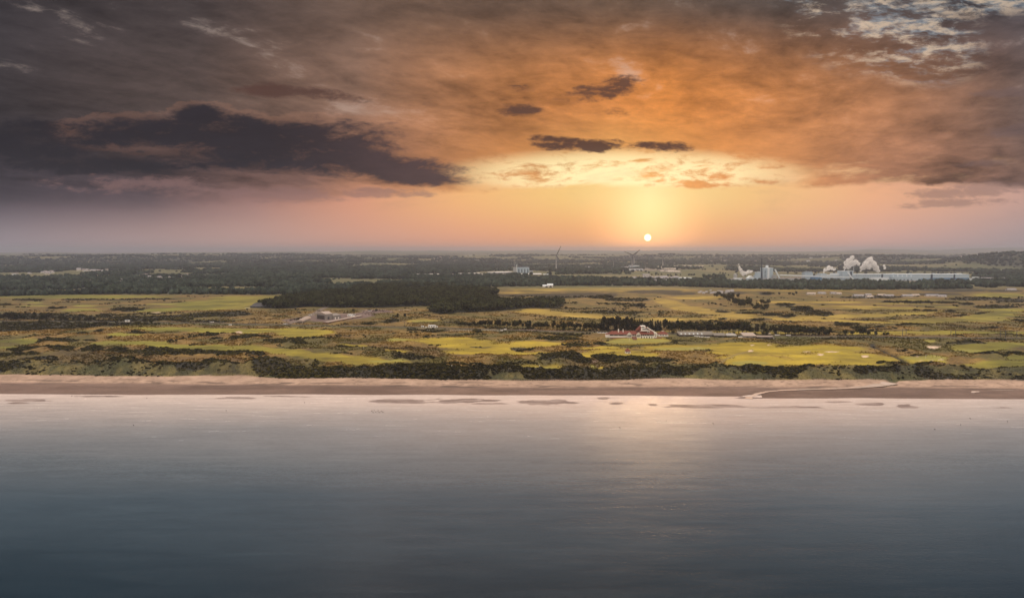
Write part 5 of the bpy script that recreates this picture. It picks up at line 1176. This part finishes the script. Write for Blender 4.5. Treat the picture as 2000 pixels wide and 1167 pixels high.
def industry():
    def shed(name, lab, px0, px1, ptop, pbase, wallm, roofm, depth, z=6.0, kind='gable', rise=3.0, n=1, cat='industrial building'):
        x, y, z, s = place((px0 + px1) / 2, pbase, z); w = (px1 - px0) / 2 * s; h = max(1.5, (pbase - ptop) * s)
        t = thing(name, lab, cat, (x, y, z)); MB().box(-w, w, 0, depth, -2, h).build('wall', wallm, t)
        for i in range(n):
            d0 = depth * i / n; d1 = depth * (i + 1) / n
            if kind == 'gable': MB().gable(-w - .4, w + .4, d0 - .1, d1 - .15, h + .01, h + rise).build('roof', roofm, t)
            else: MB().box(-w - .4, w + .4, d0 - .1, d1 - .15, h + .01, h + .9).build('roof', roofm, t)
        for i in range(4): q = -w + (i + .5) * w / 2; MB().box(q - w * .08, q + w * .08, -.25, -.01, -.5, h * .7).build('door', M['navy'], t)
        return t, w, h, s
    t, w, h, s = shed('power_plant', 'square bluish plant block with a dark roof edge beside a thin mast', 1010.5, 1033.8, 521.6, 533, M['blue'], M['navy'], 40, kind='flat')
    MB().box(w * 1.0 + .1, w * 1.65, 2, 20, -1, h * .42).build('side_block', M['steel'], t); MB().box(-w * 1.7, -w - .1, 4, 26, -1, h * .95).build('boiler_block', M['steel'], t)
    x, y, z, s = place(1009.4, 533, 6.0); tt = thing('plant_flue', 'slim pale flue pipe on the left of the bluish plant block', 'chimney', (x, y - 4, z)); MB().cyl(0, 0, 0, 17 * s, 1.8, 1.6, 10).build('pipe', M['bwhite'], tt); MB().cyl(0, 0, 17 * s, 17.5 * s, 2.1, 2.1, 10).build('rim', M['steel'], tt)
    def mast(px, pb, pt, lab, cross=True):
        x, y, z, s = place(px, pb, 6.0); t = thing('lattice_mast', lab, 'mast', (x, y, z)); h = (pb - pt) * s
        MB().bar((0, 0, -1), (0, 0, h), 2.4, w1=1.4).build('shaft', M['steel'], t)
        if cross: MB().bar((-5, 0, h * .78), (5, 0, h * .78), 1.0).build('crossarm', M['steel'], t)
    mast(1005.6, 530, 508, 'thin lattice mast behind the bluish plant block'); mast(1198.3, 524, 510, 'pale thin mast standing left of the turbine below the sun', False); mast(1316.5, 518, 511.5, 'thin pale mast above the bright factory roofs', False); mast(1898, 519, 512, 'thin mast on the far hillside right of the steam', False)
    # polytunnels and glasshouses as long low pale strips
    def strip(p, q, depth, h, lab, mat=M['poly'], name='glasshouse'):
        x0, y0, z, s = place(*p, 6.0); x1, y1, _, _ = place(*q, 6.0); L = math.hypot(x1 - x0, y1 - y0)
        t = thing(name, lab, 'glasshouse', (x0, y0, z), math.atan2(y1 - y0, x1 - x0)); MB().box(0, L, 0, depth, -1, h).build('wall', M['pale'], t)
        n = 5
        for i in range(n): MB().gable(0, L, depth * i / n, depth * (i + 1) / n - .1, h + .01, h + 2.2).build('roof', mat, t)
    strip((769, 541.0), (800, 538.2), 40, 2.6, 'long pale glasshouse strip at the wood edge, left end sloping'); strip((801, 538.1), (861, 536.6), 46, 2.6, 'long pale glasshouse strip at the wood edge, straight middle part')
    strip((893, 540.6), (925, 539.0), 40, 3, 'pale glasshouse strip left of the long roofs before the plant block'); strip((926, 538.8), (1000, 536.6), 46, 3, 'longest pale glasshouse strip before the plant block'); strip((1001, 536.5), (1058, 536.3), 40, 3, 'pale glasshouse strip right in front of the plant block')
    strip((900, 536.0), (938, 535.0), 24, 3, 'short pale roof strip behind the long glasshouses'); strip((964, 533.8), (1001, 532.6), 40, 3.6, 'pale roof strip directly left of the plant block')
    for a in [(1061, 1066, 535.2, 536.6, 'small pale hut first right of the glasshouses'), (1067.5, 1071.5, 535.2, 536.6, 'small pale hut second right of the glasshouses')]: shed('small_hut', a[4], a[0], a[1], a[2], a[3], M['bwhite'], M['bwhite'], 10, rise=1.2)
    # bright metal roofs facing the sun
    def bright(px0, px1, pt, pb, lab, depth, n=3, mat=M['shiny']): return shed('factory', lab, px0, px1, pb - 1.4, pb, M['wall'], mat, depth, n=n, rise=3.5)
    bright(1277, 1312, 518.6, 523.6, 'wide factory with sun bright roof, left of the far pair', 230, 5); bright(1313, 1340, 517.0, 521.8, 'wide factory with sun bright roof, middle of the far group', 260, 5); bright(1341, 1356, 518.5, 521.6, 'factory with sun bright roof, right of the far group', 160, 3); bright(1361, 1375, 520.2, 521.6, 'small factory with sun bright roof standing apart on the right', 60, 1)
    bright(1299, 1310, 524.6, 526.0, 'small bright roofed unit below the far factories, left', 60, 1); bright(1311, 1324, 524.6, 526.2, 'small bright roofed unit below the far factories, right', 60, 1); bright(1291, 1298, 529.0, 530.6, 'bright roofed unit, leftmost of the lower row', 50, 1); bright(1305, 1318, 529.4, 531.6, 'bright roofed unit, middle of the lower row', 70, 2); bright(1319, 1330, 527.2, 531.8, 'bright roofed unit, right end of the lower row and the tallest', 170, 3)
    t, w, h, s = shed('blue_warehouse', 'pale blue warehouse with a white roof among trees below the bright roofs', 1330.5, 1352.5, 543.6, 547.0, M['blue'], M['bwhite'], 60, n=1)
    shed('warehouse_annexe', 'long low grey annexe along the foot of the pale blue warehouse', 1327, 1358, 546.9, 548.4, M['steel'], M['pale'], 10, rise=1.4); shed('grey_workshop', 'grey workshop right of the pale blue warehouse', 1360, 1371, 543.8, 546.4, M['steel'], M['steel'], 40)
    shed('grey_factory', 'grey blue factory at the foot of the turbine below the sun', 1217, 1231, 521.6, 525.6, M['steel'], M['pale'], 80, n=2); shed('grey_factory', 'grey factory right behind the turbine below the sun', 1232, 1249, 519.4, 525.4, M['blue'], M['steel'], 80, n=2); shed('low_pale_factory', 'low pale factory in front of the grey ones below the sun', 1222, 1256, 525.6, 527.4, M['bwhite'], M['pale'], 40, n=1); shed('pale_factory', 'pale factory left of the thin pale mast', 1144, 1154, 521.2, 525, M['blue'], M['pale'], 60); shed('long_pale_factory', 'long pale factory between mast and first factory', 1155, 1182, 522.6, 524.8, M['steel'], M['pale'], 60); shed('pale_unit', 'pale unit, left one of three right of the nearest turbine', 1096, 1103, 524.6, 526.2, M['bwhite'], M['pale'], 40); shed('pale_unit', 'pale unit, middle one of three right of the nearest turbine', 1104, 1110, 524.0, 526.4, M['bwhite'], M['pale'], 40); shed('pale_unit', 'pale unit, right one of three right of the nearest turbine', 1111, 1119, 524.0, 525.2, M['bwhite'], M['pale'], 40)
    shed('village_depot', 'long pale roofed depot in the middle of the small estate', 1257, 1270, 536.6, 538.6, M['wall'], M['pale'], 40); shed('white_shed', 'lone white shed with flat roof in the far left woods', 240, 247.5, 521.0, 522.4, M['bwhite'], M['bwhite'], 60); shed('white_shed', 'lone long white shed right of another in the far left woods', 257, 270, 520.6, 521.8, M['bwhite'], M['bwhite'], 60); shed('white_shed', 'long white shed in the far woods left of the glasshouses', 727, 746, 526.8, 528.0, M['bwhite'], M['pale'], 60); shed('white_shed', 'short white shed above the long one in the far woods', 700, 718, 520.4, 521.2, M['bwhite'], M['pale'], 60); shed('white_shed', 'white shed in the far woods right of the striped field', 548, 560, 537.6, 539.0, M['bwhite'], M['pale'], 40); shed('white_shed', 'small white shed on the far right hillside', 1961, 1970, 528.6, 529.6, M['bwhite'], M['bwhite'], 30)
industry()

def houses():
    # pale roofed houses on the far edge of the links, each with wall, roof, windows
    def house(px0, px1, pb, lab, roofm, h=2.5, rise=2.4, d=9, group=None, parts=True):
        x, y, z, s = place((px0 + px1) / 2, pb); w = (px1 - px0) / 2 * s; t = thing('bungalow', lab, 'house', (x, y, z), random.uniform(-.06, .06), group)
        MB().box(-w, w, 0, d, -.5, h).build('wall', M['wall'], t); MB().gable(-w - .4, w + .4, -.6, d + .6, h + .003, h + rise).build('roof', roofm, t)
        for q in (-.5, .4): MB().box(w * q - .7, w * q + .7, -.06, -.003, 1, 2.3).build('window', M['glass'], t)
    L = [(1578, 1593, 575.2, 'long pale roofed house, leftmost of the row at the far edge of the links'), (1600, 1613, 574.2, 'short house with bright patched roof, second of the row'), (1624, 1634, 574.2, 'pale roofed house, left half of the third pair in the row'), (1635, 1644, 575.0, 'pale roofed house, right half of the third pair in the row'),
         (1670, 1687, 579.0, 'wide lilac roofed house with flat slope in the middle left of the row'), (1692, 1702, 577.6, 'small bright roofed house between two wide ones'), (1717, 1729, 578.2, 'pale roofed house, left end of the longest terrace'), (1730, 1746, 579.2, 'wide lilac roofed house at the right end of the longest terrace'),
         (1765, 1782, 579.2, 'wide lilac roofed house right of the gap in the row'), (1784, 1796, 578.4, 'pinkish roofed house next to the wide one right of the gap'), (1812, 1832, 578.8, 'long low pale roofed house near the right end of the row'), (1834, 1848, 580.0, 'lowest pale roofed house at the right end of the row'),
         (1695, 1706, 581.4, 'small white roofed annexe below the bright small house'), (1970, 1984, 566.8, 'white farmhouse among trees at the right edge'), (443, 450, 569.0, 'white house in the trees left of the green strip'), (433, 440, 566.5, 'white house behind the trees above the green strip'), (388, 398, 566.0, 'grey roofed house at the left end of the green strip')]
    for i, a in enumerate(L): house(a[0], a[1], a[2], a[3], M['pale'] if i % 3 else M['roofl'], group='pale roofed houses')
    # tiny houses of the towns, one shared mesh per kind
    kinds = []
    for i, (w, d, h, r, wm, rm) in enumerate([(9, 8, 5, 3.4, 'wall', 'housero'), (14, 8, 3.2, 3.0, 'wall', 'pale'), (18, 8, 5, 3.2, 'bwhite', 'housero'), (11, 9, 5.4, 3.6, 'wall', 'pale')]):
        m = MB(); m.box(-w / 2, w / 2, 0, d, -2, h); nf = len(m.f); m.gable(-w / 2 - .4, w / 2 + .4, -.5, d + .5, h + .003, h + r); me = m.mesh('small_house'); me.materials.append(M[wm]); me.materials.append(M[rm])
        me.polygons.foreach_set('material_index', [1 if j >= nf else 0 for j in range(len(me.polygons))]); kinds.append(me)
    def town(n, u0, u1, v0, v1, lab, tilt=0.0, size=1.0, ks=(0, 1, 2, 3)):
        for i in range(n):
            px = random.uniform(u0, u1); py = v0 + (v1 - v0) * random.random() + tilt * (px - u0); x, y = at(px, py, 7.0); z = hgt(x, y)
            o = link('small_house', kinds[random.choice(ks)]); o.location = (x, y, z); o.rotation_euler = (0, 0, random.uniform(-.5, .5)); sc = size * random.uniform(.6, 1.0); o.scale = (sc, sc, sc)
            f = (px - u0) / (u1 - u0); tag(o, lab if n < 9 else lab + (', left part' if f < .333 else ', middle part' if f < .667 else ', right part'), 'house', 'tiny far houses')
    town(10, 14, 58, 534, 545, 'tiny pale house at the left edge of the far woods', size=1.2); town(22, 155, 205, 549, 553, 'tiny pale house of the long estate left of the wood gap', size=1.1); town(18, 205, 244, 547, 552, 'tiny pale house of the cluster nearest the wood gap', size=1.1); town(14, 238, 262, 539, 543, 'tiny pale house of the small cluster above the wood gap', size=1.2)
    town(38, 274, 372, 538, 542, 'tiny white house of the bright row in the far left woods', size=1.25, ks=(1, 2)); town(12, 386, 412, 538, 542, 'tiny white house at the right end of the bright row', size=1.25, ks=(1, 2)); town(12, 150, 210, 528, 531, 'tiny house of the faint village high in the far left woods', size=1.7); town(10, 60, 110, 532, 536, 'tiny house scattered in the far left woods', size=1.5)
    town(18, 612, 662, 560, 566, 'small pale house of the hamlet behind the striped field', size=.9); town(5, 682, 692, 556, 561, 'pale house of the pair at the wood end of the hamlet', size=1.1)
    town(26, 1790, 1900, 508, 520, 'tiny house of the village on the hazy slope right of the steam', size=2.0); town(26, 1235, 1325, 543, 548, 'small pale unit of the estate below the bright roofs', size=1.5, ks=(1, 3)); town(8, 1265, 1300, 548, 551, 'small pale unit at the lower edge of the estate', size=1.2)
    town(22, 1362, 1432, 567, 573, 'small caravan or hut of the park above the far copse', size=.6, ks=(1,)); town(16, 1540, 1640, 505, 515, 'tiny house in the haze behind the mill', size=2.2); town(14, 1390, 1480, 508, 516, 'tiny house in the haze left of the mill chimney', size=2.2); town(10, 840, 960, 506, 514, 'tiny farm in the haze left of the plant block', size=2.2)
houses()

def lineside():
    pm = MB().bar((0, 0, -.5), (0, 0, 7.6), .42, w1=.30).mesh('pole'); pm.materials.append(M['mast']); am = MB().bar((0, 0, 6.6), (3.2, 0, 7.2), .22).mesh('arm'); am.materials.append(M['mast'])
    def mast(px, py, lab, h=1.0):
        x, y, z, s = place(px, py, 6.0); t = thing('catenary_mast', lab, 'mast', (x, y, z), 0, 'masts along the railway', h); link('pole', pm, None, t); link('arm', am, None, t)
    for px, py, lab in [(1762.5, 655.6, 'railway mast, left one of the first pair right of the trees'), (1769.5, 656.2, 'railway mast, right one of the first pair right of the trees'), (1857, 656.6, 'railway mast, left one of the tall middle pair'), (1866, 657.0, 'railway mast, right one of the tall middle pair'), (1954, 658.0, 'railway mast, left one of the pair near the right edge'), (1963.5, 658.6, 'railway mast, right one of the pair near the right edge'), (1985.5, 658.8, 'railway mast nearest the right edge'),
                        (429, 632.6, 'railway mast, leftmost on the left links'), (455, 633, 'railway mast, second on the left links'), (487, 634, 'railway mast, third on the left links'), (499, 634.2, 'railway mast, fourth on the left links, by the track'), (560, 635, 'railway mast by the farm track'), (690, 638, 'railway mast below the long farm roof'), (790, 639.6, 'railway mast left of the white road bend')]: mast(px, py, lab, 1.0 if px < 1000 else 1.15)
    # flags on the greens
    fp = MB().bar((0, 0, -.2), (0, 0, 2.6), .09).mesh('flagstick'); fp.materials.append(M['white']); ff = MB().solid([(0.05, 0, 2.55), (.75, .05, 2.4), (.05, 0, 2.1), (.05, .03, 2.55), (.75, .08, 2.4), (.05, .03, 2.1)], [(0, 1, 2), (3, 5, 4), (0, 3, 4, 1), (1, 4, 5, 2), (2, 5, 3, 0)]).mesh('flag'); ff.materials.append(M['white'])
    for px, py, lab in [(710, 684.5, 'white golf flag in the rough left of the golden fairway'), (1229, 666.5, 'golf flag on the lawn in front of the clubhouse'), (1817, 683.5, 'white golf flag on the right links beside the large bunker'), (1808, 700, 'golf flag on the long green above the beach on the right'), (1053, 720.5, 'golf flag on the green behind the shore scrub'), (882, 720, 'white golf flag at the back of the shore scrub')]:
        x, y, z, s = place(px, py); t = thing('golf_flag', lab, 'golf flag', (x, y, hgt(x, y)), random.uniform(-.5, .5), 'golf flags', 1.3); link('flagstick', fp, None, t); link('flag', ff, None, t)
    # timber stakes along the foot of the dunes
    pts = []
    for px in np.arange(1000, 1336, 3.3): 
        x = at(px, 741, 3.2)[0]; pts.append((x, float(along(FOOT, x)) + .8))
    t = thing('stake_fence', 'line of dark timber stakes along the dune foot above the sand', 'fence', (pts[0][0], pts[0][1], 3.0)); sm = MB().bar((0, 0, -.6), (0, 0, 1.5), .38, w1=.30).mesh('stake'); sm.materials.append(M['timber'])
    for i, (x, y) in enumerate(pts):
        o = link('stake', sm, None, t); o.location = (x - pts[0][0], y - pts[0][1] + random.uniform(-.3, .3), hgt(x, y) - 3.0 + random.uniform(-.2, .1)); o.rotation_euler = (random.uniform(-.1, .1), random.uniform(-.1, .1), 0)
    # waders and weed in the shallows
    m = MB(); m.solid([(-.34, 0, .34), (-.1, -.13, .30), (.2, -.12, .34), (.36, 0, .42), (.2, .12, .34), (-.1, .13, .30), (-.05, 0, .52), (.2, 0, .50), (0, 0, .22)], [(0, 1, 6), (1, 2, 7, 6), (2, 3, 7), (3, 4, 7), (4, 5, 6, 7), (5, 0, 6), (0, 8, 1), (1, 8, 2), (2, 8, 3), (3, 8, 4), (4, 8, 5), (5, 8, 0)])
    m.bar((.30, 0, .42), (.46, 0, .62), .09); m.bar((.44, 0, .60), (.72, 0, .56), .05, w1=.02); m.bar((0, -.06, .28), (0, -.06, -.1), .035); m.bar((0, .06, .28), (0, .06, -.1), .035)
    bm_ = m.mesh('wading_bird'); bm_.materials.append(M['bird'])
    def bird(px, py, lab, g): 
        x, y = at(px, py, 0.0); o = link('wading_bird', bm_); o.location = (x, y, .02); o.rotation_euler = (0, 0, random.uniform(0, 6.28)); o.scale = (1.3,) * 3; tag(o, lab, 'bird', g)
    for px, py in [(726, 803), (731, 802), (734, 805), (738, 803), (741, 806), (744, 804), (748, 805), (729, 806)]: bird(px, py, 'tiny dark wading bird of the flock in the left shallows', 'flock of waders')
    for px, py, lab in [(442, 802.5, 'single dark bird in the shallows far left of the flock'), (261, 831, 'single dark bird on open water at the left'), (595, 787, 'single dark bird on the wet sand left of the flock'), (1301, 823, 'single dark bird on open water right of the sun streak'), (1393, 828, 'single dark bird on open water, second right of the sun streak'), (1895, 818, 'larger dark bird in the right shallows'), (1968, 824, 'dark bird nearest the right edge'), (1876, 830, 'dark bird on open water near the right edge'), (1826, 839, 'dark bird on open water at the right, lower one'), (1211, 836, 'single dark bird inside the sun streak'), (140, 774, 'dark bird by the left sandbar'), (287, 778, 'dark bird between two left sandbars')]: bird(px, py, lab, None) if False else bird(px, py, lab, 'single waders')
lineside()

# ------------------------------------------------------------------ water of the burn
def stream():
    m, k, out = mat_new('burn_water'); p = k.new('ShaderNodeBsdfPrincipled'); p.inputs['Base Color'].default_value = (.62, .51, .44, 1); p.inputs['Roughness'].default_value = .10; p.inputs['IOR'].default_value = 2.0; k.l.new(p.outputs[0], out.inputs[0])  # pale base colour stands in for the reflected sky
    def ribbon(pts, widths, lift, name='stream'):
        V, F = [], []; q = []
        for (a, b), wa, wb in zip(zip(pts[:-1], pts[1:]), widths[:-1], widths[1:]):
            for i in range(6): t = i / 6; q.append((a[0] + (b[0] - a[0]) * t, a[1] + (b[1] - a[1]) * t, wa + (wb - wa) * t))
        q.append((*pts[-1], widths[-1])); 
        for i, (x, y, w) in enumerate(q):
            j = min(i + 1, len(q) - 1); h = max(i - 1, 0); dx, dy = q[j][0] - q[h][0], q[j][1] - q[h][1]; l = math.hypot(dx, dy) or 1; w = w * (1 + .5 * (random.random() - .5))
            for sg in (-1, 1): V.append((x + sg * dy / l * w, y - sg * dx / l * w, 0))
        V = np.array(V); hz = height(V[:, 0], V[:, 1]); hm = np.repeat(np.maximum(hz[0::2], hz[1::2]), 2); V[:, 2] = hm + lift
        F = [(2 * i, 2 * i + 1, 2 * i + 3, 2 * i + 2) for i in range(len(q) - 1)]
        link(name, new_mesh(name, V, F), m, None, kind='structure')
    ribbon([at(*p, 1.2) for p in [(1744, 749.0), (1738, 751), (1725, 753), (1690, 756), (1640, 758), (1580, 759.2), (1530, 760.6), (1500, 762.6), (1478, 766.4), (1464, 771.5), (1462, 775)]], [1.0, 5.0, 4.6, 3.0, 2.0, 1.7, 1.6, 1.5, 1.5, 2.2, 3.0], .14)
    ribbon([at(*p, 3.0) for p in [(1783, 716), (1787, 719), (1790, 722)]], [.8, 1.3, 1.6], .5)
    ribbon([at(*p, 1.2) for p in [(1898, 765.5), (1904, 764), (1912, 763.4)]], [.6, 2.4, 1.4], .12, 'tide_pool'); ribbon([at(*p, 1.2) for p in [(1932, 761), (1955, 761.4), (1980, 761.8)]], [.4, .9, .5], .12, 'tide_pool')
stream()

# ------------------------------------------------------------------ steam over the mill
def steam():
    m, k, out = mat_new('steam'); v = k.new('ShaderNodeVolumePrincipled'); pos = k.new('ShaderNodeTexCoord').outputs['Object']
    n = k.noise(pos, .11, 5, .65)
    v.inputs['Color'].default_value = (1, 1, 1, 1); k.put(v.inputs['Density'], k.mul(k.sst(n, .36, .64), .50)); v.inputs['Anisotropy'].default_value = 0.0
    k.l.new(v.outputs[0], out.inputs['Volume'])
    def plume(px, pb, blobs, lab):
        x, y, z, s = place(px, 547.0, 6.0); bm = bmesh.new()
        for bx, by, r in blobs:
            for j in range(3):
                o = Vector((random.uniform(-.5, .5), random.uniform(-.7, .7), random.uniform(-.4, .4))) * (r * .9 if j else 0)
                mat = Matrix.Translation(Vector(((bx - px) * s, 0, (547 - by) * s)) + o * s) @ Matrix.Scale(r * s * (1 if j == 0 else .65), 4)
                bmesh.ops.create_icosphere(bm, subdivisions=2, radius=1, matrix=mat)
        me = bpy.data.meshes.new('steam_plume'); bm.to_mesh(me); bm.free(); o = link('steam_plume', me, m); o.location = (x, y + 18, z); tag(o, lab, 'steam', 'steam plumes of the mill')
        rm = o.modifiers.new('merge', 'REMESH'); rm.mode = 'VOXEL'; rm.voxel_size = 1.6
        tx = bpy.data.textures.new('billow', 'CLOUDS'); tx.noise_scale = 9.0; dm = o.modifiers.new('billow', 'DISPLACE'); dm.texture = tx; dm.strength = 6.5; dm.mid_level = .5
    plume(1457, 541, [(1456.5, 540, 1.6), (1455.5, 537, 2.6), (1453, 533, 3.8), (1449.5, 528, 3.6), (1447, 522.5, 2.6), (1446, 518.5, 1.6), (1459, 534, 4.2), (1464, 532, 3.8), (1468.5, 531, 3.0), (1471.5, 530.5, 1.8)], 'pink tinged steam plume, leftmost, drifting left and right above the mill')
    plume(1614, 534, [(1613, 533, 2.0), (1616, 529, 3.8), (1621, 526, 4.2), (1627, 526, 3.6), (1631, 528, 3.0), (1622, 523, 2.4)], 'smallest pale steam plume above the stepped mill building')
    plume(1654, 531, [(1653.5, 530, 1.6), (1655, 525, 3.4), (1657, 518, 5.0), (1662, 513, 5.4), (1666, 508, 3.8), (1668, 518, 5.6), (1674, 515, 4.6), (1678, 519, 3.2), (1661, 523, 4.6), (1667, 505, 2.0)], 'tall white steam plume rising from the tall mill block')
    plume(1688, 535, [(1686, 531.5, 2.0), (1689, 526, 4.6), (1694, 519, 5.6), (1701, 513, 5.4), (1704, 508.5, 2.8), (1707, 519, 6.4), (1713, 526, 5.2), (1716, 531, 3.6), (1700, 523, 6.0), (1726, 522, 2.4), (1728, 526, 2.6)], 'widest white steam plume, domed, above the left part of the long hall')
steam()
# ------------------------------------------------------------------ air
def haze():
    m, k, out = mat_new('haze_air')
    v = k.new('ShaderNodeVolumePrincipled')
    v.inputs['Color'].default_value = (.68, .76, 1.0, 1); v.inputs['Density'].default_value = HAZE
    v.inputs['Anisotropy'].default_value = .6
    k.l.new(v.outputs[0], out.inputs['Volume'])
    bm = bmesh.new(); bmesh.ops.create_cube(bm, size=1)
    for q in bm.verts: q.co = ((q.co.x) * 58000, -2800 + (q.co.y + .5) * 29500, -4 + (q.co.z + .5) * 224)
    me = bpy.data.meshes.new('haze'); bm.to_mesh(me); bm.free()
    link('haze', me, m, kind='stuff')
HAZE = 7.8e-5
haze()
